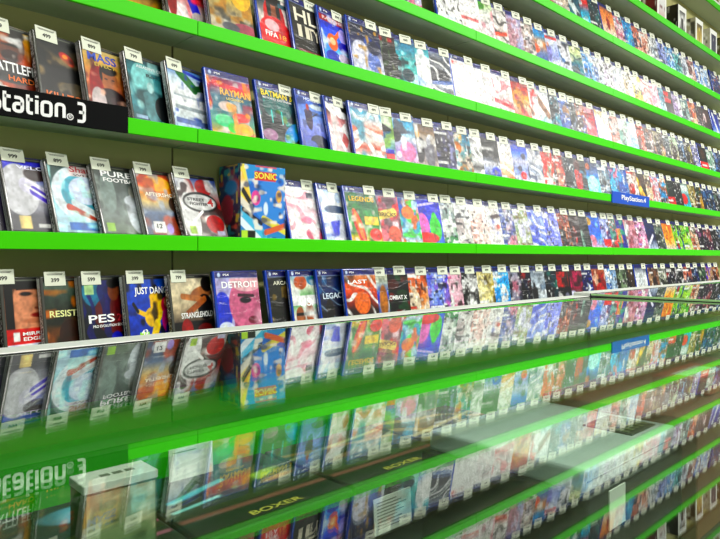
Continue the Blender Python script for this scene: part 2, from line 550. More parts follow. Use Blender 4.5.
# every row: (column, description, style, art or colours, titles)
# style c: clear plastic case, b: blue plastic case under film; the whitest art has lamp glare painted in
ROW0 = [
 (-42, 'dark red cover at the very start', 'c', 'g 300 700 200;n 111 4 .5', []),
 (0, "close-up of a woman's face above a red band", 'c', 'g 2a1e1a c79a80 d8b09a e0c0ac;e .46 .6 .36 .42 dcae96;r 0 .2 .14 1 1d1614;e .45 .98 .6 .13 1d1614;e .9 .62 .15 .6 201614;e .34 .8 .1 .028 241612;l .2 .86 .44 .87 .025 2a1a16;e .64 .79 .07 .025 241612;l .54 .78 .6 .64 .035 b88a72;l .48 .62 .6 .61 .03 a87060;e .52 .53 .12 .032 9a3c34;e .45 .46 .2 .03 c8967e;r 0 0 1 .18 eef;r 0 .18 1 .37 d01622;l .5 .13 .75 .02 .08 222;r .1 .22 .2 .33 fff',
   [("MIRROR'S", 'ffffff', .52, .305, .55, .045), ('EDGE', 'ffffff', .4, .24, .3, .045)]),
 (41, 'soldier on a misty grey-green ruin over amber rubble', 'c', 'g 8d9c90 55645a 3a3a2a 9a6a2a 5a3a1a;n 2f3a30 5 .52;f .7 .98 .5 22261f 22261f;n d09030 6 .56;e .75 .2 .18 .2 d8a040;e .4 .25 .2 .2 4a3018;r .18 .03 .3 .1 eee',
   [('RESISTANCE', 'eef0a0', .52, .53, .92, .085)]),
 (79, 'footballer in a striped shirt on a blue pitch', 'c', 'g 0b5f7c 0a3450 101830 101020;e .2 .8 .2 .2 128aa0;e .6 .8 .13 .16 8a5a44;e .6 .9 .13 .08 1a1210;e .6 .48 .42 .26 7a1430;s 1b2a78 0 3.2 .2;e .6 .79 .11 .13 94644c;e .6 .9 .12 .07 1a1210;r 0 0 1 .17 12103a;r .05 .76 .22 .92 c8e0b8;e .6 .12 .12 .12 2848b8;r .04 .06 .2 .12 eee',
   [('PES', 'ffffff', .33, .43, .5, .11), ('2015', 'c01828', .8, .43, .34, .1), ('PRO EVOLUTION SOCCER', 'ffffff', .5, .33, .7, .035)]),
 (124, 'bright blue cover with yellow and pink dancers', 'c', 'g 0a7fd0 0a6cc4 0a5ab0;f .62 .86 .5 111 f0d020;l .2 .5 .6 .35 .07 f0d020;l .2 .5 .12 .6 .06 111;e .5 .4 .16 .14 f0d020;n 111 7 .64;e .85 .55 .13 .13 d02a70;e .86 .6 .07 .07 f0b090;e .85 .33 .14 .18 c02890;e .9 .2 .12 .12 2030a0;l .45 0 .6 .3 .14 f0d860;r .2 .1 .4 .2 b8e030',
   [('JUST DANCE', 'ffffff', .56, .77, .8, .13), ('43', 'ffffff', .3, .2, .14, .07)]),
 (169, 'beige cover with a crouching man over dark red', 'c', 'g d8d0c0 e8e0cc cfc4b0 3a2a28 281614;e .75 .72 .3 .1 b88a68 8;e .9 .85 .16 .12 2a1c18;e .8 .5 .2 .2 1c1a20;l .25 .68 .7 .62 .09 c89870;l .35 .42 .8 .62 .1 b88058;r 0 0 1 .3 241a1c;e .3 .18 .14 .16 a01c1c;e .75 .15 .2 .1 7a1818;r .2 .06 .3 .13 c8c040',
   [('STRANGLEHOLD', 'f4f4f4', .58, .39, .8, .085)]),
 (214, 'large pale pink face split by white light', 'b', 'g cfc8d8 c8a0b4 b87898 7a4a70;r 0 .1 .35 .9 c8c4e0;e .12 .4 .2 .3 5a6ad0;e .16 .15 .17 .1 e8ecff;e .72 .5 .45 .42 d090a8;e .72 .85 .4 .16 e6c6cc;e .66 .56 .14 .05 3a2a3c;l .5 .64 .85 .62 .05 5a3a48;e .8 .25 .12 .06 8a4058;n f0d0dc 3 .6 .6',
   [('DETROIT', 'ffffff', .55, .8, .84, .1)]),
 (268, 'dark olive cover with a pale scribbled title', 'b', 'g 1a2a30 3a3a24 2c2a18 121410;n 8a7a4a 7 .56;n 0c0e0c 5 .5;f .5 .7 .6 6a5a3a 24200f', [('ARCADIA', 'd8d8c0', .5, .8, .7, .06)]),
 (290, 'green and white cover with three sunglassed faces', 'b', 'g 48a0c0 e8e8e0 20a030 f0f0ee 7a5a4a;e .3 .8 .2 .12 c07838;e .7 .84 .2 .1 3a90b0;n 18b828 4 .55;r 0 .42 1 .58 f2f4f2;e .2 .24 .14 .16 b08060;e .5 .28 .14 .17 a87050;e .8 .22 .14 .16 6a4430;r .08 .25 .92 .3 181818;n fff 6 .66;r .05 .02 .95 .09 eee', [('USA', 'ffffff', .5, .47, .6, .14)]),
 (318, 'midnight blue cover with a white block title', 'b', 'g 10284a 1a4a78 0a1830 081020;n 3a78a0 5 .6;e .3 .25 .14 .25 3a2418;s bcd 75 3 .86;f .3 .5 .4 2a1c14 161010', [('LEGACY', 'cfe0f0', .5, .55, .8, .1)]),
 (346, 'orange and brown cover streaked with white', 'b', 'g e0c8b0 e08850 c06030 3a2018 2a1410;s fff 60 3 .55;n 40201a 4 .58;e .5 .4 .25 .2 e89868', [('LAST', 'ffffff', .4, .78, .6, .07)]),
 (373, 'cream cover with a blue panel and dark man', 'b', 'g e0dcc0 d0d8d0 4a6ad0 6a7ac0 ddd;r .1 .2 .55 .78 3a60d0;f .4 .75 .62 3a2a2c 2a2034;n ddd 5 .6;e .85 .4 .12 .3 c09060', []),
 (392, 'black cover with fire sparks and white title', 'b', 'g 10181c 0c1210 0a0c0a;n 8a3418 5 .62;n 2a5a3a 6 .62;e .5 .7 .2 .1 60301a;l .3 .05 .8 .2 .03 ccc', [('KOMBAT X', 'ffffff', .45, .45, .8, .08)]),
 (413, 'tan and orange desert cover', 'b', 'd:c8602a e0a070 d8c0a0 804028 e8dccc', []),
 (432, 'lavender sky cover with pink clouds', 'b', 'd:6a70c8 a898e0 c8b8e8 d890c0 b0c0f0', []),
 (453, 'white and rose pink cover', 'b', 'd:e8c0d0 f4dce4 e8b0c4 fff d898b0', []),
 (466, 'black and white racing car cover', 'b', 'd:222 e8e8e8 555 fff 111', []),
 (482, 'cream and olive medal-strewn cover', 'b', 'd:e8e0b8 b8a848 e8e4d0 6a6028 f0e8c0', []),
 (498, 'sky blue cover with white bubbles', 'b', 'd:28a0e0 90d8f4 1880c8 fff 48b8e8', []),
 (513, 'grey and pink figure cover', 'b', 'd:a0a8b8 d8c8d0 7a7088 c08898 2a2a40', []),
 (525, 'navy cover with a red fighter', 'b', 'd:101c40 28345a 101830 a02028 0a1020', []),
 (535, 'frosty white cover with a dark standing soldier', 'b', 'g d0d4d8 c0c8d0 e0e4e8 b8c0c8;n 8a98a8 5 .55;f .45 .6 .5 2a2c30 2a2c30;r .1 .76 .9 .84 98a0a8', []),
 (549, 'dark teal forest cover', 'b', 'd:0a3a4a 1a5a60 082830 50a090 061820', []),
 (561, 'black cover with a red square badge', 'b', 'g 14161c 14161c 22242a;r .15 .45 .9 .85 c0142a;n 111 5 .6;e .3 .2 .2 .12 ddd;e .75 .2 .12 .1 8a8a9a', []),
 (574, 'magenta cover over black', 'b', 'g 1a1020 b0186a 8a1050 14101c;r .1 .42 .95 .85 c01878;n 300a20 5 .58;e .4 .2 .2 .14 d8d8e8', []),
 (586, 'navy cover with white snow cap', 'b', 'd:102a70 2050a0 0a1c50 e8eef8 0c2060', []),
 (596, 'rust red cover with a crouched warrior', 'b', 'g c8a080 a83020 8a2018 d8c0b0;f .5 .75 .6 d8b090 5a1410;n e8d0c0 5 .62;e .6 .3 .25 .2 b83828', []),
 (609, 'silver and pale blue cover', 'b', 'd:8ab0d8 c8d8e8 a0b8d0 fff 5a80b0', []),
 (620, 'sage green cover with cream streak', 'b', 'd:5a6a58 98a890 4a5a48 d8dcc8 303c30', []),
 (630, 'dark brown hunter cover', 'b', 'd:2a241a 5a4a34 1c1812 8a7450 14100c', []),
 (638, 'plain white cover with a red foot band', 'b', 'g 38406a e8ecee f0f2f2 eef;r 0 0 1 .13 d02030;e .5 .55 .2 .2 dfe4e6', []),
 (650, 'wide brown stone relief cover', 'b', 'd:6a4a3a a08068 7a6050 c8b098 40302a', []),
 (662, 'grey armour cover with white stripe', 'b', 'd:8a8e88 c8ccc0 70746c fff 40443c', []),
 (670, 'dark navy cover with red smear', 'b', 'd:0c1024 20284a 101428 b02030 0a0c18', []),
 (679, 'black cover with two white faces', 'b', 'd:101014 1c2030 0c0c14 e0e0e0 101018', []),
 (687, 'salmon and navy striped cover', 'b', 'd:d89880 c07860 203058 e8c0b0 182040', []),
 (695, 'deep blue cover with grey rider', 'b', 'd:0c2a60 1a3a78 0a1c44 8090a8 081838', []),
 (702, 'moss green cover with pale figure', 'b', 'd:3a5a48 6a8a70 2a4034 c8d0b8 1c2c24', []),
 (709, 'violet-footed tan cover', 'b', 'd:a88870 806050 5a20a0 7030c0 c0a890', []),
 (716, 'chestnut cover beside the violet-footed one', 'b', 'd:7a4a34 a06848 5a3424 d0a888 3a2018', []),
]
ROW1 = [
 (-48, 'dark violet cover at the very start', 'c', 'g 314 426 213;n 88a 5 .55', []),
 (3, 'white and violet spaceship on a blue-topped cover', 'c', 'g 1a3ad0 3048c8 c8ccd8 c0c0c8 50505c 44444e;e .2 .55 .3 .35 d8d8dc;l .3 .62 .9 .35 .2 e8e6f2;l .42 .55 .92 .28 .13 6a3cc0;e .5 .78 .2 .1 401820;e .68 .8 .1 .07 222;l .3 .62 .88 .32 .03 fff;e .85 .75 .15 .12 1a1a24;r 0 0 1 .2 55555e;r .12 .03 .3 .2 e8d8a8;r .4 .05 .6 .1 ddd',
   [('VELOX', 'e8e8ff', .5, .86, .6, .05)]),
 (49, 'white snowboard arcs on a teal cover, red script title', 'c', 'g 0c4a48 126460 98c8d0 c8dce4 b8ccd8;e .5 .55 .5 .4 e8eef2;e .52 .55 .36 .28 70b8c8;e .6 .6 .3 .2 e4ecfa;l .25 .35 .75 .2 .1 c06838;l .35 .42 .9 .18 .1 e8f0f4;l .7 .4 .85 .1 .06 222;e .9 .62 .1 .2 0a5a60;r .2 .03 .95 .14 3a88c0;n dff 9 .6 .7;r .35 .8 .95 .95 e8e0e0',
   [('Shaun', 'b01420', .62, .9, .5, .085), ('WHITE', '444444', .66, .82, .5, .03)]),
 (96, 'grey-green cover with a white-kitted footballer', 'c', 'g 4a5450 6a7470 7c8684 8a9490 6a7c64;n a8b0ac 4 .55;f .68 .72 .66 c8c4bc d0d4d8;e .62 .2 .1 .12 dfe4e8;n 586460 6 .6 .6;r .05 .03 .2 .15 a8c838;e .2 .6 .14 .3 98a4a0',
   [('PURE', 'f0f0f0', .42, .88, .6, .085), ('FOOTBALL', 'f0f0f0', .52, .79, .74, .06)]),
 (139, 'orange sunset over a grey-blue sea cover', 'c', 'g a8501c e88830 f0b050 d8c8a0 7888a0 60708c 50607a;e .4 .8 .3 .12 f8c868;n b86020 4 .58 .8;e .85 .3 .2 .3 1c1612;n c8d0dc 7 .62 .7;r .15 .03 .4 .2 f0f0f0;e .5 .1 .07 .08 b8a8d8;e .82 .1 .1 .1 c8a850;e .82 .1 .06 .06 1c1612;e .7 .48 .12 .12 5a4434',
   [('AFTERSHOCK', 'f4ecd8', .5, .62, .8, .06), ('12', '222222', .27, .13, .12, .07)]),
 (178, 'red and white brawler cover with an oval logo', 'c', 'g 2a58b0 c8c8c8 a82020 d8d4d0 b0a8a8;e .3 .75 .12 .2 a01818;e .65 .8 .2 .14 b02020;n f0f0f0 5 .5;n 3a1010 6 .58;e .2 .3 .2 .4 e8e8e8;e .75 .2 .22 .15 b82020;e .5 .55 .42 .17 1c1c1c;e .5 .55 .38 .13 e0e0e0;l .2 .2 .5 .4 .05 fff;r .1 .03 .25 .15 b8d048;r .75 .02 .95 .09 dde',
   [('STREET', '1a1a1a', .4, .59, .42, .05), ('FIGHTER', '1a1a1a', .45, .52, .44, .05), ('4', 'c01818', .74, .56, .15, .13)]),
 (283, 'glare-whitened cover with faint pink strokes', 'b', 'g f0e8ec fff f4e0e6 fff f0ecf0;s e8b8c4 70 2 .6;n e898b0 5 .68;e .75 .1 .3 .12 d88098;r .64 .72 .85 .82 556;n fff 4 .5', []),  # lamp glare on the film painted into the art as white
 (318, 'glare-whitened cover with a blue racing car', 'b', 'g 88b0e0 e4ecf6 c0d4ec f0f4fa 4870c8 e0e8f4;s fff 80 2 .3;e .5 .2 .42 .16 3a60c8;e .5 .55 .4 .08 708098;r 0 .46 1 .49 fff;n fff 5 .58', []),  # white streaks paint the film's glare over the car
 (349, 'jungle green cover with a yellow banner', 'b', 'g 0a5a58 0c6a5a 20a060 30b060 e8c040;n 18844a 4 .5;e .3 .25 .13 .36 d84a20 20;e .3 .28 .07 .3 f0a030 20;r .5 .3 .95 .46 e8d040;n f0e8e0 6 .64;e .8 .12 .2 .12 e86838', [('LEGENDS', 'f0c020', .5, .78, .8, .09)]),
 (377, 'crowded pink and brown cover, tilted cream logo', 'b', 'g b8a0c0 a87888 9a6a70 c88890 d09098;n f0e0e4 5 .54;n 5a3040 6 .58;n d85860 7 .6;e .3 .12 .25 .14 e8a0a8;e .75 .15 .2 .16 d88878;l .18 .48 .82 .58 .17 e8d898', [('BRICKS', '5a4020', .5, .53, .55, .08)]),
 (405, 'aqua cover crowded with little orange creatures', 'b', 'g 103c88 2878c0 30a0d0 28b0c8 e8e8f0;n f09030 5 .6;n 60d040 6 .6;n e0f0ff 7 .62;e .65 .6 .2 .13 f0a038;e .3 .4 .15 .12 30c8c0', []),
 (424, 'sky blue cover with pink and green round shapes', 'b', 'g 1848b8 2060d0 2878d8 3088d8;e .32 .36 .22 .26 e898d0;e .25 .28 .12 .2 e898d0;e .75 .3 .2 .26 58d050;e .75 .5 .1 .14 58d050;e .4 .1 .42 .12 d83048;l .1 .75 .8 .85 .05 e0d8ff', []),
 (446, 'silver and green crinkled cover', 'b', 'd:c8d0d8 98a8a0 60a070 fff e0e4e0', []),
 (460, 'pearly glare-whitened crinkled cover', 'b', 'd:e8e8ea fafafa dcd8d4 fff d0c8c8', []),  # this and the next two: film glare worked into pale print colours
 (475, 'glare-paled cream cover with pale rose ripples', 'b', 'd:f4ece8 fff0ec f0dcd8 fff e8c8c0', []),
 (492, 'glare-whitened cover with a brick red stroke', 'b', 'g e8e4e2 f8f4f2 f0e8e4 fff;l 0 .5 1 .7 .1 6a5a5c;l .1 .3 .9 .42 .1 d07868;n 8890c8 6 .64;n fff 4 .52', []),
 (505, 'silver cover with a pink car', 'b', 'd:b0b8c4 e0d8e0 e8a8b8 d890a4 7080b8', []),
 (519, 'pale green cover with bronze soldiers', 'b', 'd:a8b8a0 c8d0b0 b0b898 8a7040 eef', []),
 (534, 'cover of slanting white and blue stripes', 'b', 'g 98a8e8 b8c4f0 90a0e0;s fff 60 4 .1;n 6878d0 5 .62', []),
 (549, 'plain periwinkle cover', 'b', 'd:8890e0 b8bcf4 d0d4f8 fff a0a8ec', []),
 (563, 'rust and navy knight cover', 'b', 'd:7a3020 a85838 283050 d8a080 141828', []),
 (574, 'maroon cover with two white fighters', 'b', 'g 3a1814 4a1c18 2a1010;f .35 .6 .45 e8d8d0 e0c8c8;f .65 .55 .45 d8b0a8 c86060;n 200c0c 5 .6', []),
 (584, 'jet black cover with one white figure', 'b', 'g 0c1418 0e1c20 0a1010;f .55 .5 .5 c8d8d0 a0b8b0;n 204038 6 .64', []),
 (593, 'clear blue cover with a gold crest', 'b', 'g 58a0d8 2080d8 3098e8 e8d0e0;e .3 .75 .18 .12 d8b840;e .4 .2 .2 .16 e8b0c0;n bde 5 .62', []),
 (605, 'busy blue cover with a red and white badge', 'b', 'd:404890 7a6080 3858b0 d85838 c8d0f0;r .5 .05 .95 .25 d82020', []),
 (614, 'brown and teal cover with a scarlet foot', 'b', 'd:8a6a58 387878 a04838 e83028 70a8a0', []),
 (621, 'royal blue cover with a tan square', 'b', 'g 1c3088 2440a8 1c3c98;r .2 .15 .75 .6 e0b078;n 20b090 5 .64', []),
 (629, 'pale rose cover with a slanted white beam', 'b', 'g c8a0a0 d8b0b8 e0c8d4 d8a8b8;l .1 .1 .5 .9 .25 e8f0ee;n a87078 5 .58', []),
 (640, 'light pink and lilac cover', 'b', 'd:c8b8e0 e0c0d8 f0c8d8 fff d890b0', []),
 (650, 'steel blue cover with a white sword', 'b', 'g 20406a 304878 202c58 d8e0f0;l .3 .1 .8 .45 .1 eef', []),
 (659, 'grey green soldier cover', 'b', 'd:50605a 98a498 607068 d8d8c8 283430', []),
 (667, 'golden orange cover', 'b', 'g c09050 e8a838 f0b848 f8d898 f0e8e0;n d88828 4 .58;f .5 .8 .6 f8e0a0 e8b040', []),
 (677, 'leafy green cover with a red mask', 'b', 'd:304a28 508a30 3878c8 c83030 a0d040', []),
 (686, 'lime cover with a cream runner', 'b', 'd:58a828 80c838 e0d8c0 f8f0e0 b8d868', []),
 (694, 'ivory cover with a peach figure', 'b', 'd:98a090 d8d0c0 e8c0a8 fff c89078', []),
 (701, 'dark plum cover', 'b', 'd:30203a 4a3050 281830 b080a0 180c1c', []),
 (708, 'brick and violet cover', 'b', 'd:7a4048 a06868 584078 e0b0b0 382040', []),
 (715, 'charcoal cover next to the brick and violet one', 'b', 'd:28282c 48484c 202024 b0b0b8 101014', []),
 (722, 'slate cover at the far end', 'b', 'd:506078 7a90a8 38506a d0d8e0 202a34', []),
]
ROW2 = [
 (-14, 'bearded soldier in a cap under an orange sky', 'c', 'g e8d8a0 e0b058 b07030 a05820 8a4a1c e8e0d0;e .35 .74 .22 .24 7a5236;e .35 .9 .24 .1 3a3428;r .2 .73 .52 .77 1c1814;e .35 .6 .16 .08 4a2c1c;n c87828 4 .6 .7;e .3 .38 .5 .14 302820;e .85 .5 .2 .3 402a1c;r 0 0 1 .16 1a1a20;n f0f0f0 8 .66;e .15 .1 .2 .09 eee',
   [('BATTLEFIELD', 'ffffff', .48, .45, .95, .13), ('HARDLINE', 'e87020', .62, .31, .72, .07)]),
 (37, 'dark smoky cover with one glowing red eye', 'c', 'g 3a3c3c 2c2e2e 242626 302c28 403830;e .5 .62 .36 .32 181a1a;n 50504e 5 .58 .6;e .5 .72 .14 .07 d03010 -25;e .47 .75 .05 .03 ffb060;n a89878 5 .66 .8;e .6 .28 .3 .12 807868;n 1a1a1a 7 .55 .8;r 0 0 1 .1 14100e',
   [('KILLZONE', 'e8742a', .5, .16, .88, .12)]),
 (84, 'armoured man in dark red on an amber cover', 'c', 'g e8dcb0 d8b880 c89070 a06050 6a3840;e .25 .35 .2 .4 a83038;e .46 .52 .16 .2 b88868;e .46 .68 .17 .07 241a14;e .3 .6 .03 .09 241a14;e .46 .37 .12 .05 4a3024;r .36 .54 .42 .56 2a1a14;r .5 .54 .56 .56 2a1a14;e .45 .18 .36 .24 3c2428;e .2 .2 .14 .2 d8d0d0;e .84 .5 .16 .3 c88850;n 6a3040 6 .62 .7;l .6 .1 .9 .3 .08 c03028;n f0d0c0 7 .68',
   [('MASS', '2848b8', .36, .83, .56, .12), ('EFFECT 3', 'c8b040', .45, .73, .5, .05)]),
 (128, 'misty teal cover with a pale hooded figure', 'c', 'g 2c6068 58949a 88bcc0 68a0a8 40747c;e .3 .6 .25 .3 a8d4d4;n 204a52 4 .56 .8;e .85 .5 .14 .45 0c1c20;f .45 .62 .6 c8e0e0 7aa0a4;n c8e8e8 6 .66;e .7 .25 .2 .2 14282c;r .05 .05 .3 .1 bcd',
   [("ASSASSIN'S CREED", 'e0f0f0', .55, .84, .7, .045), ('Rogue', '103038', .6, .72, .4, .07)]),
 (169, 'white cover with a green and blue wing', 'c', 'g 2880d0 d8e4ec f4f6f8 f4f6f8 e8eef0 c8d8f0;l .28 .9 .62 .68 .17 208848;l .62 .68 .95 .74 .1 186838;l .4 .92 .9 .86 .05 1c5cb8;e .88 .75 .12 .1 28301c;r .08 .3 .9 .36 b0b8bc;r .08 .5 .8 .53 ccd4d8;n 5068a8 9 .7;r .05 .08 .95 .16 8898c0', []),
 (206, 'teal party cover with red and green creatures', 'b', 'g 1c5878 c86888 187888 208898 28a088 e8c060;n e8e0e0 6 .66;l .15 .8 .9 .72 .09 e04068;n c02848 5 .64;e .4 .45 .2 .08 e8dcd8;e .7 .3 .2 .07 e05838;e .3 .22 .2 .1 60d0a0;e .75 .12 .2 .1 f0c050;e .5 .12 .14 .08 58c860;n f0b048 7 .68', [('RAYMAN', 'f0b830', .62, .68, .7, .11), ('LEGENDS', 'f0d060', .6, .58, .4, .04)]),
 (258, 'night teal cover with a caped hero, yellow title', 'b', 'g 0e3a50 14586a 0c4048 0e3030 0a2028;e .5 .6 .4 .2 1c7a78;n 40b0a8 7 .68;f .48 .55 .55 2a3c40 101c22;e .85 .2 .3 .14 48a8d8 30;e .2 .12 .2 .1 b090a8;e .75 .12 .1 .1 60c0e8;n 80a048 6 .68;r .3 .33 .33 .55 7fd4d0;r .58 .33 .61 .55 7fd4d0', [('BATMAN 3', 'f8dc10', .52, .82, .86, .1), ('BEYOND GOTHAM', 'f0f0f0', .52, .74, .8, .035)]),
 (298, 'pale blue cover with an archer over dark hills', 'b', 'g 3858b0 7898d8 a0b8e8 b0b8e8 8890c8 7080b8;f .3 .78 .42 b0605a 5a4a6a;l .25 .5 .6 .65 .02 333;e .62 .76 .25 .05 dfe8f0;e .55 .12 .3 .14 283050;n 202848 9 .6 .5;e .25 .06 .2 .08 7a88c0', [('HORIZON', 'e8f0ff', .52, .87, .62, .05)]),
 (327, 'glare-washed pink cover under a black and white top', 'b', 'g 201c28 2a2228 d8a8a8 f0dce0 f4e8ea e8d0d4;e .3 .8 .25 .1 f4f4f4;e .55 .72 .2 .07 f0f0f0;l .5 .2 .8 .6 .2 d89898;s fff 55 2.5 .3;n f8f0f0 4 .55', []),  # pale wash and streaks are glare painted over the pink
 (353, 'cover banded orange, white and turquoise', 'b', 'g d84848 58b8d0 e8e0e0 d88868 f0ece8 d07050 e8e4e4;s f8f8f8 85 3.5 0;n 309ab0 4 .6 .8', []),
 (377, 'cover of torn black and pale green diagonals', 'b', 'g d8e0d0 e0e8d8 c8d8b8 88b0b8 d8e0d0;l .1 .85 .9 .55 .18 141c18;l 0 .4 .9 .52 .13 387898;l .2 .85 .5 .95 .09 f8f8f8;n a0c070 5 .6;r .6 .03 .95 .14 d03048;r .6 .14 .95 .22 2050c0', []),
 (398, 'turquoise cover with a dark rider and pink glow', 'b', 'g 2088b8 80c8e0 d8e0ec c0b0d8 e8c8dc;e .3 .55 .25 .14 181c30;n 2a2038 5 .62;e .7 .25 .25 .2 e0a0c0;n f4f4fc 5 .6', []),
 (420, 'grey-brown armoured fighters cover', 'b', 'g 302824 90785a c8c4c0 8a8484 d8ccc8;f .4 .75 .65 c8a050 4a4448;f .75 .62 .6 d0d0d8 8a8890;n f0f0f0 5 .62', []),
 (440, 'slate violet cover with curled letters', 'b', 'd:382c40 5a5878 48487a b0b0d0 2a2040', []),
 (459, 'teal cover with a golden hero', 'b', 'd:187898 40a0b0 c89048 e8c070 e0d8d0', []),
 (475, 'white cover barred with grey', 'b', 'g e8e8e8 777 f4f4f4 888 fff 666 eee;s fff 70 3 .2', []),
 (486, 'black cover with a white line of print', 'b', 'g 202a2c 1c2426 181e22 d8dce8 5868b0;r .1 .62 .8 .69 e0e0e0;r 0 .27 1 .35 e8e8ee;e .8 .12 .18 .12 2060d0;n 888 8 .68', []),
 (503, 'white cover fading to orange at the foot', 'b', 'g c8d0e0 f8f4f0 fff8f4 f8d8c0 e8a878;n f0b080 4 .6;s fff 60 3 .4', []),
 (516, 'royal blue and white cover with a red spot', 'b', 'g 1c58b8 3080d8 e0e0f0 a8b8e8 f0f0f8;e .7 .15 .14 .1 e02828;n 302040 5 .6', []),
 (532, 'silver streaked cover', 'b', 'g 888890 d8d8dc b0b8c8 e8e8ec;s fff 50 4 .2;n 506080 5 .64', []),
 (546, 'pale green cover with white spray', 'b', 'd:506a40 a0b098 d0d8d8 fff e05840', []),
 (557, 'crimson and pink dragon cover', 'b', 'd:a03028 d88870 f0c8b8 c82830 602020', []),
 (568, 'dark teal ocean cover', 'b', 'd:103848 1c5060 0c2c38 a0c0c8 081c24', []),
 (578, 'black cover with a woman in red', 'b', 'g 181c20 28201c 141418;f .5 .75 .75 d8a080 b82838;e .5 .72 .16 .15 6a3018;n 60a0b8 6 .66', []),
 (590, 'blue cover with a white snow peak', 'b', 'g 183858 286088 3898d0 b8f0f0 a0e0f0;e .4 .75 .14 .1 b87840;e .6 .25 .3 .25 d0f8f8', []),
 (602, 'grey-blue mech cover', 'b', 'd:48688a 7898a8 385878 e0e8ec 203848', []),
 (613, 'deep blue cover with a pink fairy', 'b', 'd:143c78 2060a0 184888 e8a0b8 70c8e8', []),
 (622, 'azure wave cover', 'b', 'd:185898 3890c8 50b0e0 fff 2878b8', []),
 (631, 'tan and black robot cover', 'b', 'd:a87868 e0d0c8 303034 fff c84838', []),
 (641, 'cover with a thick yellow slash', 'b', 'g 3a3010 2a2410 302818;l .2 .95 .75 .02 .3 f4d010;n 6a4a18 5 .6', []),
 (649, 'olive cover with a red-cloaked figure', 'b', 'd:4a4420 7a5a40 3a2418 c82830 e0d8c0', []),
 (655, 'white cover with pale blue sleeve', 'b', 'd:c8c8e8 e8e0e8 c0e0f0 fff d09090', []),
 (662, 'cover with a tan duel over white', 'b', 'd:d8b090 b88068 282428 f0e8e0 58b0d8', []),
 (670, 'dark bottle green cover with red and white foot', 'b', 'g 102820 183828 142c24 e02828;r 0 .05 1 .28 d82828;r .2 .12 .8 .18 fff;e .4 .6 .2 .2 3a6850', []),
 (677, 'black green night cover', 'b', 'd:0c201c 18342c 0a1814 58785c 061210', []),
 (685, 'cyan cover under a white mask', 'b', 'g 184040 e0ece8 40a8b8 58c8d8;r .1 .6 .9 .8 e8f0ee;e .5 .3 .3 .2 e05038', []),
 (692, 'khaki cover with a tan beast', 'b', 'd:8a8848 b8a868 584818 a07838 e0dcc0', []),
 (699, 'pine green and gold cover', 'b', 'd:284830 486848 203828 c8a850 14241a', []),
 (705, 'navy soldier cover', 'b', 'd:10284a 1c3c68 0c1c38 6088b0 081428', []),
 (711, 'storm blue cover', 'b', 'd:285078 4878a0 1c3c5c b0c8d8 10283c', []),
 (717, 'black cover next to the storm blue one', 'b', 'd:101814 20302a 0c120e 708478 080c0a', []),
 (722, 'steel cover at the far end', 'b', 'd:506078 7a90a8 38506a d0d8e0 202a34', []),
]
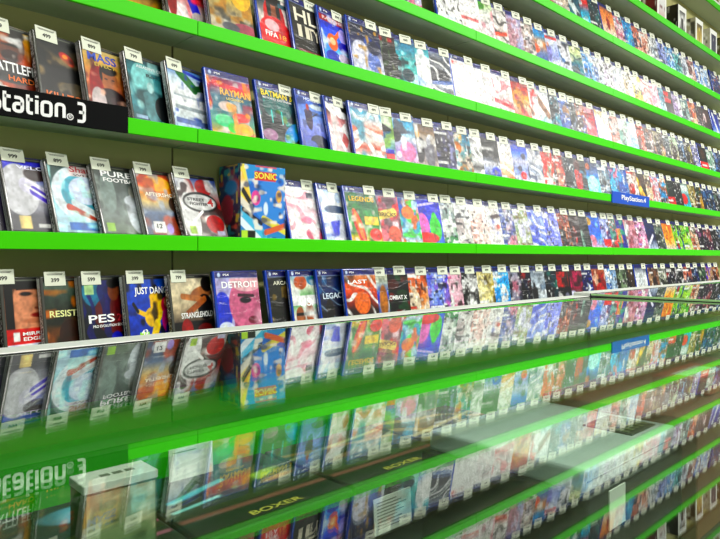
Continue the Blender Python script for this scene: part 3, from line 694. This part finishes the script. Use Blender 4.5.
ROW3 = [
 (112, 'dark brown cover with a yellow flash', 'c', 'g 2a2018 3a2c1c 30241a d8b830;n c8a020 5 .6', []),
 (165, 'cover with a white shoe on red and blue', 'c', 'g 283878 3050c0 c02838 e8d8d8 d83848;l .4 .9 .75 .1 .22 2848c8;e .25 .12 .28 .16 f0e8e8;e .75 .1 .2 .14 d0c8c8;e .1 .5 .14 .5 a01838;n e05868 6 .62', []),
 (207, 'crowded cream and yellow comic cover', 'c', 'g e8e0b0 d8c850 c8b888 b8b0a0 e0d8c8;n f0f0ec 5 .5;n b89020 6 .58;n 505048 7 .64;e .75 .7 .25 .25 e8c830;e .8 .12 .3 .1 b06878;e .45 .1 .2 .08 787880', []),
 (256, 'woman in a red hooded sweater', 'b', 'g 284048 2a4650 e0d8d4 f0ecea f0e8e6;r .7 .3 1 .9 e8e2de;e .45 .5 .3 .36 c03040;e .45 .68 .14 .19 a87860;e .45 .82 .2 .1 301c18;e .32 .66 .06 .22 301c18;e .58 .66 .06 .22 301c18;e .45 .2 .48 .32 d84858;e .35 .36 .2 .1 f4d8dc;r .6 .72 .9 .8 607880', [('FIFA', 'ffffff', .3, .2, .34, .09), ('18', 'f0a020', .62, .2, .2, .09)]),
 (290, 'near-black cover filled by tall cream letters', 'b', 'g 1c1c18 24221c 1a1a16 201c1c;n 484438 5 .58;e .75 .4 .2 .4 302c26;r .1 .04 .9 .1 8a1420', [('HL', 'e8e0c8', .46, .7, .7, .24), ('II', 'd8d0b8', .34, .42, .36, .22), ('TY', 'd8d0b8', .66, .42, .36, .22)]),
 (320, 'vivid blue cover with an orange fox-eared hero', 'b', 'g 801c3c 2848b0 3878e0 58a8f0 90c8f8 4880d8;r 0 .76 1 .87 a81c38;e .34 .4 .18 .16 e89038;l .4 .45 .62 .62 .09 e89038;e .35 .42 .1 .07 f8e0c0;e .74 .58 .14 .14 c8c0f0;e .72 .36 .2 .1 4830b8;n e8f0ff 6 .66;e .3 .12 .25 .12 3058b8;e .68 .14 .2 .1 e0d8e8', [('RATCHET', 'f0c8c8', .5, .82, .8, .06)]),
 (351, 'navy cover with scattered white stones', 'b', 'g 101c40 142450 1c3470 e8e8f0 d0d4e4;e .3 .4 .25 .18 e8e8f4;e .7 .2 .22 .2 8898c8;e .6 .6 .15 .1 3868a8;n c8a860 7 .68;e .75 .5 .2 .14 202c58', []),
 (374, 'black-green monster skull cover with a crimson top', 'b', 'g 98101c 303828 18201a 101412;r 0 .78 1 .9 a01420;n a8b088 7 .55;e .5 .5 .3 .26 607058;e .4 .55 .07 .06 0a0c0a;e .62 .55 .07 .06 0a0c0a;n 0c100c 6 .5', []),
 (401, 'sea green cover with dark climbing figures', 'b', 'g 1c6888 389cb0 68c0c0 80c8c4 88bcc0;f .4 .6 .45 183038 1c3840;n 1c4048 7 .62;n d0f0f0 5 .62;e .7 .2 .2 .14 305860', []),
 (420, 'white cover with a cyan slant', 'b', 'g 38a0b0 80c8d0 f0f4f4 fff d8e4f0;l .1 .5 .7 .1 .2 c8d8f0;n fff 4 .45', []),
 (434, 'grey cover with a dark sports car', 'b', 'g b0b8c8 485058 888c94 d8dce4 384048;e .5 .4 .45 .16 30343c;s fff 60 3 .6;l 0 .2 1 .3 .08 7088b8', []),
 (455, 'glare-whitened cover with a red heading', 'b', 'g e8d8dc fff fff fff f8f4f4;r .05 .78 .6 .86 d02c38;l .6 .9 .9 .6 .05 b898a0;n fff 4 .4', []),  # glare off the wrap painted in as white, also on the next two
 (480, 'glare-whitened cover with faint pink script', 'b', 'g f0e8ee fff fbeef0 fff;s f0b8c0 75 2 .75;n fff 4 .5', []),
 (497, 'glare-whitened cover crossed by red lines', 'b', 'g f4f0f0 fff f8e8e8 fff;l 0 .3 1 .15 .1 e07880;s f0a8b0 80 2.5 .7', []),
 (516, 'cover of a man in red and yellow', 'b', 'g 98403a c85848 e8b860 e8d8c8 d07868;f .5 .85 .7 d8a070 d8a838;n b83838 5 .6', []),
 (533, 'white cover with a brown sleeve', 'b', 'g a8b0a8 f0f0f4 f4f0f0 f8f4f4;l .2 .7 .7 .2 .14 b08878;n e04038 7 .7', []),
 (542, 'white cover with a teal corner and tan diagonal', 'b', 'g d0d4d8 f4f6f8 fff b8dce8;l .3 .85 .9 .25 .2 a88870;e .2 .1 .25 .14 60b0c8', []),
 (553, 'dark peacock blue cover', 'b', 'd:14404e 20606e 2890a8 70b8c8 0c2830', []),
 (563, 'cover of a tan portrait on blue', 'b', 'd:78a8d8 d0b898 e8e0d8 a88060 5078b8', []),
 (573, 'black-green jungle cover', 'b', 'd:183028 284838 d8dce8 a0a8b8 101c18', []),
 (580, 'copper cover with blue doorway', 'b', 'd:98684a b87850 3080d0 e0c8b0 503020', []),
 (589, 'carmine cover with slanted white pole', 'b', 'g 782840 a83850 c85868 e0a0a8;l .1 .9 .6 .3 .12 f4f0f0;n e8c0c8 5 .6', []),
 (599, 'ivory cover with amber cap', 'b', 'g d8b050 f0e8d8 f4f4f0 fff d8e4f0;n fff 4 .5', []),
 (613, 'white cover with rose veil', 'b', 'd:e8e4e6 f0d8d0 f4e8e8 fff d8a8a0', []),
 (622, 'seafoam pale cover', 'b', 'd:b0c8b8 d8e4dc c0e0e8 fff 98b8b0', []),
 (632, 'light cyan and white cover', 'b', 'd:b8d0e0 e0ecf4 98c8e0 fff d0e0f0', []),
 (640, 'flame orange warrior cover', 'b', 'd:b05840 d88060 e8b0a0 f0d0c0 703028', []),
 (648, 'dusky brown cover', 'b', 'd:5a3a30 785448 4a3028 a88878 2c1c18', []),
 (657, 'grey tan cover with gold foot', 'b', 'd:b0a890 887868 d0c058 e0b0a0 504438', []),
 (667, 'midnight green cover', 'b', 'd:10282c 1c4044 101c20 b8c0c8 0a1416', []),
 (673, 'pale mint cover with tan trees', 'b', 'd:a8c0b0 d0d8c0 a89858 f0f0e8 584828', []),
 (681, 'dark denim cover', 'b', 'd:1c3450 2c4c70 182c44 98b0c8 0c1c2c', []),
 (688, 'olive yellow cover', 'b', 'd:787840 a8a060 504c28 e0dcb0 34301a', []),
 (695, 'lavender grey cover', 'b', 'd:8888a8 a8a8c8 b8b8d8 f0f0f8 585878', []),
 (701, 'black cover with a red and white foot band', 'b', 'g 181c14 302c20 20281c d82828;r 0 .05 1 .3 d82828;r .2 .13 .8 .2 fff;e .5 .6 .25 .2 604820', []),
 (710, 'mint white cover', 'b', 'd:a0b8a8 d8e8e0 70c0d0 fff 88a898', []),
 (717, 'navy cover after the mint white one', 'b', 'd:142c58 20488c 102044 90b0d8 0a1630', []),
 (722, 'sky cover at the far end', 'b', 'd:506078 7a90a8 38506a d0d8e0 202a34', []),
]
ROW4 = [
 (392, 'pastel cover just above the shelf edge', 'b', 'd:88a0d0 c0c8e0 e0d8e8 d890a8 f0f0f8', []),
 (427, 'glare-blown white cover', 'b', 'd:e8eef8 fff fff fff f4f4f4', []),  # art kept near white to stand for lamp glare on the film
 (464, 'white cover with a red underline and navy corner', 'b', 'g 182858 f4f0f0 fff fbecec fff;r .1 .28 .9 .36 e8a0a0;n fff 4 .5', []),
 (484, 'white cover with a leafy crest', 'b', 'g a8c878 f0f4ec f4eef0 f0e0e4;e .5 .8 .2 .1 70b030;n e0b0b8 5 .66', []),
 (497, 'cover with black and brown brush strokes on white', 'b', 'g d8d4d0 f4f2f0 e8e0dc f0ecea;s 38302c 70 2.2 .6;l .1 .2 .9 .3 .1 d07050', []),
 (511, 'lavender cover with a pale horseman', 'b', 'd:b8b8d8 e0d8e4 a8b4dc fff c8a8b0', []),
 (526, 'beige dust cover', 'b', 'd:d0c8c4 ece4e0 dcd4d8 fff b09890', []),
 (538, 'sky cover with an orange kart', 'b', 'g 2890c8 58b0d8 d8a060 90a0c0 3060a8;e .4 .35 .25 .14 e88838;e .7 .5 .14 .12 e8e0d8', []),
 (550, 'pale cover under a scarlet stripe', 'b', 'g d8e0f0 e0e4f4 b8c0e8 f0f0f8;r 0 .76 1 .84 d04030;f .5 .66 .5 e0b8a8 a8a8d8', []),
 (562, 'white cover spattered with black ink', 'b', 'g e8e8ee f4f4f8 d8dce8;n 202838 6 .58;n 5888b8 5 .64', []),
 (574, 'ivory and teal crest cover', 'b', 'g e0e4b8 d8e0c0 3888a0 58b0b0;n f4f4e0 5 .58;s 205058 85 3 .7', []),
 (586, 'plain powder blue cover', 'b', 'd:88b8e0 b8d4f0 98c0e8 fff 78a8d8', []),
 (597, 'grey-white cover with a blue snowman', 'b', 'd:c8ccd0 eef0f4 d0d8e8 fff 90a0c0', []),
 (607, 'glare-blown cover with a mauve hem', 'b', 'd:f0f0f4 fff fcfcff fff e0d8e8', []),  # from here to the lemon edge: white is painted-in lamp glare
 (617, 'glare-blown cover with a grey emblem', 'b', 'd:e8ecf0 fff fafafa fff c8ccd4', []),
 (627, 'glare-blown chalk cover with cream sash', 'b', 'd:f4f0e4 fff fff8ec fff e8dcc8', []),
 (636, 'glare-blown cover with a lemon edge', 'b', 'd:f4f0c0 fff fdf8e0 fff e8d8a0', []),
 (645, 'white cover with rosy bars', 'b', 'g e8d8dc fff f4d8d8 fff f8e8e8;s e8b0b0 85 3 .5', []),
 (654, 'baby pink cover', 'b', 'd:e0c8d4 f8ecf0 f0d8e0 fff e0b8c4', []),
 (662, 'aqua mist cover', 'b', 'd:98b8c8 c0d8e4 b0d0dc fff 80a8b8', []),
 (668, 'dark cover with a bright red square', 'b', 'g 302830 3a2a30 605860;r .1 .45 .85 .85 d83038;n 181418 5 .6', []),
 (676, 'lilac white cover', 'b', 'd:c8c0d8 e8e0f0 d8c8e0 fff b0a0c0', []),
 (684, 'pewter teal cover', 'b', 'd:5a8088 88a8a8 70989a d8e0d8 3c5c60', []),
 (692, 'coral orange figure cover', 'b', 'd:d88050 e8a880 c8a070 f4dcc8 80503a', []),
 (699, 'dark maroon cover with white scratches', 'b', 'd:481820 602830 381018 e8d8d8 280c10', []),
 (706, 'burgundy cover with one white face', 'b', 'g 4a1420 5a1c28 401018;e .45 .5 .14 .2 f0e0e0;n 28080e 5 .6', []),
 (713, 'cobalt cover with white shard', 'b', 'g 103070 1c50a8 2868c0 d8e4f8;l .3 .8 .6 .1 .2 f4f8ff', []),
 (722, 'teal cover at the far end', 'b', 'd:506078 7a90a8 38506a d0d8e0 202a34', []),
]
ROW5 = [
 (538, 'grey and rose crowd cover', 'b', 'd:b0b0b8 d0b8b8 e0d8d8 c87878 888890', []),
 (560, 'bronze and white knight cover', 'b', 'd:886850 c8b8a8 f0ece8 604838 e0d8d0', []),
 (571, 'teal cover with a white sail', 'b', 'g 184858 287080 4098a8;l .2 .75 .8 .15 .25 e8f0f0;n 102c38 5 .62', []),
 (583, 'cyan cover below a red cap', 'b', 'g 184060 d04038 48b8d0 88d8e4;r 0 .62 1 .78 d04840;n d8f4f8 5 .62', []),
 (592, 'dark blue-green city cover', 'b', 'd:102c44 184858 1c5860 60a0a0 0c2030', []),
 (604, 'peach cover with a small red figure', 'b', 'g 1c3c70 e8a878 f0b890 f4dccc f8f0ec;f .5 .65 .4 b83020 a82818', []),
 (618, 'pink haze cover', 'b', 'd:a8d0e0 e8d0d8 f0d0d8 fff d898a8', []),
 (627, 'bright cyan tide cover', 'b', 'd:2098c8 58c0e0 90d8ec fff 1878b0', []),
 (636, 'salmon cover with navy corner', 'b', 'd:c88070 e8b0a0 f0c8b8 fff 24305a', []),
 (645, 'peach and white crowd cover', 'b', 'd:d8a898 f0d8cc f8ece8 fff c08878', []),
 (653, 'chalky white cover with grey name', 'b', 'd:e0e4e8 f8f8fa fff fff c0c8d0', []),
 (661, 'soft lavender cover', 'b', 'd:a8b0d8 c8d0f0 d8dcf4 fff 8890c0', []),
 (669, 'ice blue cover', 'b', 'd:98c0e4 c0dcf4 b0d4f0 fff 70a0d0', []),
 (677, 'aqua green cover', 'b', 'd:78c0c8 a8dcdc c0e8e4 fff 50a0a8', []),
 (684, 'pearl grey cover', 'b', 'd:c0c4cc dce0e8 e8ecf0 fff a0a8b4', []),
 (691, 'tan rose cover', 'b', 'd:b89898 d8b8b0 e8d0c8 fff 907070', []),
 (698, 'hazy blue hill cover', 'b', 'd:88a8d8 b0c8e8 c8dcf0 fff 6080b0', []),
 (705, 'white blue cloud cover', 'b', 'd:c8d8ec e8f0f8 f4f8fc fff a0b8d8', []),
 (712, 'cover in navy with peach spots', 'b', 'd:1c3c78 2858a0 5078b8 e8a880 143060', []),
 (722, 'pale cover at the far end', 'b', 'd:506078 7a90a8 38506a d0d8e0 202a34', []),
]
ROWNAME = {0: 'in the bottom row', 1: 'in the row below the signs', 2: 'in the row behind the signs',
           3: 'one row above the signs', 4: 'two rows above the signs', 5: 'three rows above the signs'}
GROUP = {k: 'game cases ' + v for k, v in ROWNAME.items()}
PR = ['399', '599', '699', '799', '999', '499', '899']
rnd = random.Random(5)
for k, rows in enumerate((ROW0, ROW1, ROW2, ROW3, ROW4, ROW5)):
    ps3 = [r for r in rows if r[2] == 'c']
    D0 = DF + 0.0135
    dx = {0: 6, 1: 8, 2: 5, 3: 3}
    seen = [i for i, r in enumerate(rows) if r[2] == 'b' and r[0] > 340]
    ub = {0: 5, 1: 8, 2: 5, 3: 5}
    xs = [s_at(r[0] + (dx.get(k, 0) if r[2] == 'c' else (ub.get(k, 0) if seen and i < seen[0] else (1 if seen and i == seen[0] else 0))), D0) for i, r in enumerate(rows)]
    base_lean = {0: 10, 1: 19, 2: 12, 3: 12, 4: 12, 5: 12}[k]
    turned = False
    for i, (x, desc, style, art, titles) in enumerate(rows):
        nxt = xs[i + 1] if i + 1 < len(xs) else xs[i] + 0.115
        pitch = min(nxt - xs[i], 0.2)
        lean = base_lean + rnd.uniform(-.6, .6)
        if style == 'b' and k == 1: lean = 14 + rnd.uniform(-.5, .5)
        if style == 'c' and k == 1: lean = 19 + rnd.uniform(-.5, .5)
        if k == 0 and style == 'c': lean = 8 + .15 * i
        s, D = xs[i], D0
        t = math.degrees(math.asin(min(.4, (CTS[style] + 0.0045) / max(0.07, min(pitch, CW)))))
        if style == 'b' and x > 340:
            # here each case tucks its left side behind the one before
            yaw = -t if pitch < CW + .004 else -2
            if not turned:
                yaw = 0; D = D0 - .0045; turned = True
                s = xs[i]
            else:
                s = nxt - CW * math.cos(R(yaw)) - .001
                D = D0 + CW * math.sin(R(-yaw))
        else:
            yaw = t if pitch < CW + 0.006 else 3
            if style == 'c' and x < 200: yaw = 12.5 if k == 1 else 16
        detail = 1.0 if x < 330 else (0.7 if x < 480 else 0.42)
        seed = 1000 * k + i * 17 + 3
        if art.startswith('d:'):
            a0, _, a1 = art[2:].partition(';')
            art = auto_art(a0, seed) + a1
        if k == 0 and i == 1:
            tagpos = (-0.018, CHS['c'] - .014)
        elif style == 'c':
            tagpos = (rnd.uniform(.002, .008), CHS['c'] - {1: .015}.get(k, .02))
        elif yaw <= 0:
            tagpos = (CW - 0.048 + rnd.uniform(-.012, .001), CH - 0.0265 + rnd.uniform(0, .004))
        else:
            lim = min(CW, pitch + 0.01) - 0.048
            tagpos = (max(0.004, lim + rnd.uniform(-.008, .002)), CH - 0.0265 + rnd.uniform(0, .004))
        if k == 0 and 210 < x < 372: tagpos = None
        if k == 2 and x in (206,): tagpos = None
        price = rnd.choice(PR)
        if k == 3 and x == 290: price = '4 199'
        if k == 2 and x == 258: price = '1299'
        label = 'game case with ' + desc + ', ' + ROWNAME[k]
        if len(label.split()) > 16:
            label = 'case with ' + desc + ', ' + ROWNAME[k].replace('in the row ', '')
        game_case(k, s, label, style, art, titles, tagpos, price, lean, yaw, detail, seed, D, GROUP[k])

# ------------------------------------------------------------------ big carton with the racing game
D0 = DF + 0.012
xa, xb = s_at(240, D0), s_at(285.5, D0)
w, d, h = xb - xa, 0.098, 0.19
t = thing('game_carton', 'big blue carton with a yellow title on the row under the signs', 'carton', (xa, D0, ZC + zfloor(1) + 0.0006))
obj('carton_body', box_bm(0, w, 0, d, 0, h, bev=0.0008, seg=1), material('carton_board', '1a2f5c', 0.4), t)
art = ('g 1c90d8 1a88d8 1878cc 2088d0;e .62 .5 .5 .42 1c6ad0;e .66 .52 .38 .3 2f86e0;l -.05 1 .1 .55 .25 f0e050;l .0 .85 .2 .45 .12 f4c840;l 0 .7 .2 .5 .08 222;l -.05 .55 .2 .4 .1 e8e0d0;'
       'e .33 .56 .1 .1 e8409a;e .3 .52 .05 .03 f0c0c0;e .85 .6 .07 .09 e8b048;e .55 .42 .05 .09 dff0ff;l 0 .35 .5 .05 .16 40b8e8;l 0 .25 .4 0 .1 e8f4ff;l .05 .4 .45 .22 .06 1a2030;'
       'l .5 .28 1 .12 .1 e8d840;l .55 .1 1 .2 .08 e06030;n f8f0e0 9 .68;n 203060 8 .66;r 0 0 .32 .12 1a1c14;r .02 .02 .15 .12 b8e030;r .3 .8 .78 .92 d83828;r .32 .98 .8 1 d83828')
obj('front_print', sheet_mesh('carton_print', paint(art, 80, 120, 5, 0.72), w - 0.003, h - 0.003), M['print'], t, loc=(0.0015, -0.0006, 0.0015))
obj('title_lettering', text_mesh('SONIC', w * .5, h * .085, bold=0.03), ink('f4e040'), t, loc=(w * .55, -0.0009, h * .86))
obj('side_print', sheet_mesh('carton_side', paint('g 14286a 123a7a 102058 3a1028 101c3a;n 28a0b0 6 .6;n c84838 6 .62;n e0c030 8 .68;e .4 .4 .3 .2 a02840;e .6 .7 .3 .1 1c78b8', 40, 70, 8, .5), d - .003, h - .003), M['print'], t, loc=(-0.0006, d - 0.0015, 0.0015), rot=(0, 0, -math.pi / 2))
stk = obj('price_tag', TAG, None, t, loc=(-0.0, -0.0016, h - 0.012)); stk.location.x = w * .1
stk.data = TAG
bpy.data.objects.remove(stk)

# ------------------------------------------------------------------ window boxes on the top shelf
def window_box(x, k, label, side, window, w=0.13, d=0.085, h=0.17, D=None, group='boxes on the top shelf', seed=0):
    D = D or DF + 0.03
    s = s_at(x, D)
    t = thing('figure_box', label, 'box', (s, D, ZC + zfloor(k) + .0006), (0, 0, 0), group)
    obj('carton', box_bm(0, w, 0, d, 0, h, bev=0.001, seg=1), ink(side), t)
    bm = bmesh.new()
    for a in ((0.002, .02, .002, h - .002), (w - .02, w - .002, .002, h - .002), (.02, w - .02, .002, .03), (.02, w - .02, h - .03, h - .002)):
        box(bm, a[0], a[1], -0.0012, 0, a[2], a[3])
    obj('front_frame', bm, M['paper'], t)
    obj('window', sheet_mesh('window_print', paint(window, 24, 30, seed), w - .04, h - .06), M['print'], t, loc=(.02, -.0003, .03))
    obj('side_print', sheet_mesh('box_side', paint('g %s %s;n eee 5 .66;n 111 5 .62' % (side, side), 20, 30, seed + 1), d - .008, h - .008), M['print'], t, loc=(-.0006, d - .004, .004), rot=(0, 0, -math.pi / 2))
    return t
window_box(630, 6, 'white and grey box at the left of the top shelf', 'b8b8b0', 'g ddd 888 333;n 111 4 .5', seed=1)
window_box(657, 6, 'dark red box with a white front on the top shelf', '6a0c18', 'g eee ddd caa;n 600 4 .6', seed=2, h=0.19)
window_box(678, 6, 'black box with a white window frame on the top shelf', '15150f', 'g 222 eee 222;f .5 .8 .7 eee 111', seed=3)
window_box(695.5, 6, 'white box with a yellow window on the top shelf', 'b8b49c', 'g 3a3418 b89838 d8c860;f .5 .8 .7 e8d060 a88828', seed=4)
window_box(710, 6, 'pale box with a navy window on the top shelf', 'c8c4b4', 'g 1c1c40 222a50 3a3848;f .5 .8 .7 888 224', seed=5)
window_box(722, 6, 'olive box at the far right of the top shelf', '5a5a30', 'g 332 554 221', seed=6)
window_box(713, 7, 'golden yellow box on the very highest shelf', 'b89a20', 'g e8c830 b89a20 6a5a10', D=DF + .012, seed=7)

# ------------------------------------------------------------------ glass counters
ZG = ZC - HG
SJ = 1.018                        # joint between the two counters
RD = 0.488                        # rear edge of the glass
FL = -0.215                       # counter shelf level below the lens

def counter(x0, x1, label, tilt, extra):
    t = thing('display_counter', label, 'counter', (x0, -0.023 + math.tan(R(1.8)) * (x0 - 0.11), 0), (0, 0, R(1.8)), group='glass counters')
    L = x1 - x0
    body = bmesh.new()
    box(body, 0, L, -0.04, RD + .03, 0.08, ZC + FL - 0.02)
    obj('cabinet', body, M['counter_green'], t)
    obj('plinth', box_bm(0.01, L - .01, -0.02, RD + .01, 0, 0.08), M['darkrail'], t)
    obj('inner_shelf', box_bm(0.004, L - 0.004, -0.03, RD, ZC + FL - 0.02, ZC + FL), M['counter_dark'], t)
    obj('back_panel', box_bm(0.004, L - 0.004, RD + 0.002, RD + 0.016, ZC + FL - 0.02, ZG - 0.012), M['counter_green'], t)
    obj('inner_rail', box_bm(0.004, L - 0.004, RD - 0.004, RD + 0.0018, ZG - 0.04, ZG - 0.007), M['darkrail'], t)
    obj('end_panel', box_bm(0, 0.004, -0.03, RD + .016, ZC + FL - 0.02, ZG - .008), M['glass'], t)
    obj('end_panel', box_bm(L - .004, L, -0.03, RD + .016, ZC + FL - 0.02, ZG - .008), M['glass'], t)
    obj('front_pane', box_bm(0.004, L - .004, -0.04, -0.034, ZC + FL - 0.02, ZG - .008), M['glass'], t)
    g = obj('glass_top', box_bm(0.001, L - .001, -RD - 0.036, 0, -0.006, 0), M['glass'], t, loc=(0, RD, ZG), rot=(R(tilt), 0, 0))
    obj('rear_rail', box_bm(0.0, L, 0.0005, 0.03, -0.014, 0.0012, bev=0.001), M['rail'], g)
    obj('rear_lip', box_bm(0.0, L, -0.0012, 0.0004, -0.014, 0.0006), M['darkrail'], g)
    return t, g
tA, gA = counter(-0.62, SJ, 'near glass-topped counter with boxes and cards inside', 0, None)
tB, gB = counter(SJ, 2.6, 'second glass-topped counter beyond the dark joint', 0.0, None)
# the second counter stands slightly out of level
gB.rotation_euler = (R(-0.8), 0, 0)
gB.rotation_euler = (R(0.62), 0, 0)
gB.location.z = ZG + 0.0050
obj('glass_edge', box_bm(0.0006, 0.003, -RD - .036, 0, -0.0026, 0.0003), M['limerail'], gB)
obj('joint_rail', box_bm(2.6 - SJ - 0, 2.6 - SJ + .0, 0, 0, 0, 0), M['darkrail'], gB) if False else None
obj('joint_rail', box_bm(SJ + 0.62 - 0.0035, SJ + 0.62 - 0.0005, -RD - .036, 0.03, -0.006, 0.0008), M['darkrail'], gA)

# ------------------------------------------------------------------ what lies in the counter
ZF = ZC + FL
def flat_box(s, D, w, d, h, label, side, art, texts=(), rotz=0, name='boxed_game', cat='boxed game', group=None, seed=0, mat='plain'):
    t = thing(name, label, cat, (s, D, ZF + 0.0005), (0, 0, R(rotz)), group)
    obj('carton', box_bm(0, w, 0, d, 0, h, bev=0.0015, seg=2), ink(side), t)
    obj('top_print', sheet_mesh('top_art', paint(art, 50, 64, seed, w / d), w - .004, d - .004), M[mat], t, loc=(.002, .002, h + .0005), rot=(-math.pi / 2, 0, 0))
    for (txt, c, cx, cy, tw, thh) in texts:
        obj('title_lettering', text_mesh(txt, tw * w, thh * d, bold=.02), ink(c), t, loc=(cx * w, cy * d, h + .0009), rot=(-math.pi / 2, 0, 0))
    return t
# top faces look up: the sheet is turned so that its v axis runs away from the viewer
def fix(t):
    for c in t.children:
        if c.name.startswith(('top_print', 'title_lettering')):
            c.rotation_euler = (-math.pi / 2, 0, 0)
GB = 'flat boxes in the near counter'
arts = [
 ('flat dark box printed with pink and purple flames, in the counter', '17161c', 'g 1a1a24 18181e 1a1618;e .72 .8 .2 .12 68b8e8;e .85 .66 .2 .09 e02890 20;e .95 .5 .25 .1 5a38d8 15;e .8 .38 .3 .06 d82888 15;n 101014 7 .66;r 0 .2 1 .24 a85878'),
 ('flat dark box with cyan strokes left of the standing card, in the counter', '16181a', 'g 1c2024 181c1c 141816;l .1 .55 .5 .7 .05 58d0e0;l .05 .4 .35 .46 .03 90e8f0;e .7 .6 .2 .05 b8d830 20;e .8 .5 .12 .03 d89058 10;n 101412 5 .6;r 0 .22 1 .27 8a4848'),
 ('flat dark box with brown streaks behind the standing card, in the counter', '1a1c16', 'g 4a4a28 2a2c20 181a16;l 0 .8 1 .65 .05 a87838;l 0 .7 1 .85 .04 c8c890;n 38503a 6 .6;e .5 .55 .3 .04 8a5a30 10;r 0 .22 1 .27 8a4848'),
 ('flat brown box with amber streaks beside the white console, in the counter', '241c14', 'g 5a4428 3a2c1c 241c14;s c89850 75 3 .4;n 1c1610 5 .58;l 0 .5 1 .7 .05 e0c080'),
]
for i, (lab, side, art) in enumerate(arts):
    s = 0.0585 + 0.127 * i
    tx = [('BOXER', 'd8c850', .52, .1, .34, .055)] if i in (1, 2) else []
    fix(flat_box(s, 0.335, 0.1245, 0.118, 0.045, lab, side, art, tx, group=GB, seed=30 + i))

# white console with a dark vent label
t = thing('game_console', 'white console with a dark vented plate in the counter', 'console', (0.36, 0.18, ZF + .0705))
obj('housing', box_bm(0, 0.15, 0, 0.125, 0, 0.015, bev=0.003, seg=3), M['consolewhite'], t)
obj('plate', box_bm(0.095, 0.138, 0.012, 0.05, 0.0145, 0.0158), ink('18241c'), t)
bm = bmesh.new()
for i in range(5):
    box(bm, 0.098 + i * .008, 0.102 + i * .008, 0.016, 0.046, 0.0157, 0.0164)
obj('vent', bm, ink('6a7448'), t)
obj('seam_line', box_bm(0.002, 0.148, -0.0004, 0.0008, 0.007, 0.008), ink('8a9498'), t)
t = flat_box(0.355, 0.176, 0.16, 0.132, 0.07, 'black box lying under the white console in the counter', '101412', 'g 181c1a 141816', name='boxed_game', group=GB, seed=70)
obj('paper_label', box_bm(0.027, 0.05, -0.0008, 0, 0.043, 0.068), M['paper'], t)

t = thing('cardboard_box', 'brown cardboard box in the counter right of the white console', 'box', (0.507, 0.165, ZF + .0005))
obj('carton', box_bm(0, 0.34, 0, 0.13, 0, 0.092, bev=0.001, seg=1), M['card'], t)
obj('tape', box_bm(0.0, 0.34, 0.056, 0.076, 0.0918, 0.0926), ink('a07a4a'), t)
obj('flap_seam', box_bm(0.003, 0.337, 0.0655, 0.0665, 0.0924, 0.093), ink('3a2012'), t)
tr = flat_box(0.60, 0.185, 0.10, 0.05, 0.012, 'red pack with a white top panel lying on the brown cardboard box', 'b83a30',
     'g c84838 c84838;r .15 .25 .85 .8 f0e8dc;l .1 .15 .9 .15 .05 8a2018', name='accessory_pack', cat='pack', seed=60)
tr.location.z = ZF + .0935

def card(name, label, s, D, w, h, lines, z, group=None):
    t = thing(name, label, 'price card', (s, D, z), (R(-4), 0, 0), group)
    obj('card_sheet', box_bm(0, w, 0, .0008, 0, h), M['paper'], t)
    bm = bmesh.new()
    for i in range(lines):
        zz = h * (.88 - .8 * i / lines)
        box(bm, w * .08, w * (.6 + .32 * ((i * 7) % 5) / 5), -.0002, 0, zz - h * .025, zz)
    obj('print', bm, M['greyink'], t)
    return t
card('price_card', 'white card of small print standing before the flat dark boxes', 0.329, 0.331, 0.0415, 0.027, 9, ZF + 0.0005).location.z = ZF + .0055
card('price_card', 'blank white card standing on the flat box with cyan strokes', 0.217, 0.438, 0.037, 0.024, 1, ZF + 0.046)
t = thing('small_carton', 'small upright carton with a white lid standing on the flat flame-printed box', 'carton', (0.119, 0.337, ZF + .046))
obj('carton_body', box_bm(0, 0.04, 0, 0.021, 0, 0.046), ink('5c6a44'), t)
obj('lid', box_bm(-.0006, 0.0406, -.0006, 0.0216, 0.044, 0.0488, bev=.0004, seg=1), M['paper'], t)
obj('front_print', sheet_mesh('carton_front', paint('g c8b890 8aa070 4a7a50;n e0d8b0 6 .6;n 3a5a38 5 .6', 20, 24, 77), .038, .042), M['plain'], t, loc=(.001, -.0005, .001))
bm = bmesh.new()
for i in range(3):
    box(bm, .012 + .007 * i, .017 + .007 * i, .008, .012, .0487, .049)
obj('lid_print', bm, M['greyink'], t)

# ------------------------------------------------------------------ lamps, sky, camera
def lamp(x, y, sx, sy, power, col=(1, 0.98, 0.93), tilt=(0, 0, 0)):
    l = bpy.data.lights.new('ceiling_lamp', 'AREA')
    l.shape = 'RECTANGLE'; l.size = sx; l.size_y = sy; l.energy = power; l.color = col
    o = bpy.data.objects.new('ceiling_lamp', l)
    COL.objects.link(o)
    o.location = (x, y, 3.02); o.rotation_euler = tilt
    return o
for i in range(5):
    lamp(0.4 + 1.45 * i, -0.35, 1.25, 0.3, 24 + 2 * i)
for i in range(5):
    lamp(0.2 + 1.5 * i, -1.6, 1.25, 0.3, 40)

w = bpy.data.worlds.new('shop_air')
w.use_nodes = True
w.node_tree.nodes['Background'].inputs['Color'].default_value = (0.95, 1.0, 0.93, 1)
w.node_tree.nodes['Background'].inputs['Strength'].default_value = 0.27
SC.world = w

cam = bpy.data.cameras.new('camera')
cam.sensor_fit = 'HORIZONTAL'
cam.sensor_width = 36
cam.lens = F / 720 * 36
cam.shift_y = -(269.5 - HY) / 720
cam.clip_start = 0.005
co = bpy.data.objects.new('camera', cam)
COL.objects.link(co)
co.location = (0, 0, ZC)
co.rotation_euler = (R(90), 0, -TH)
SC.camera = co

SC.view_settings.view_transform = 'Standard'
SC.view_settings.look = 'None'
SC.view_settings.gamma = 1
SC.view_settings.exposure = 0.1
SC.view_settings.use_curve_mapping = False
SC.cycles.use_denoising = True
SC.cycles.max_bounces = 10
SC.cycles.transparent_max_bounces = 16
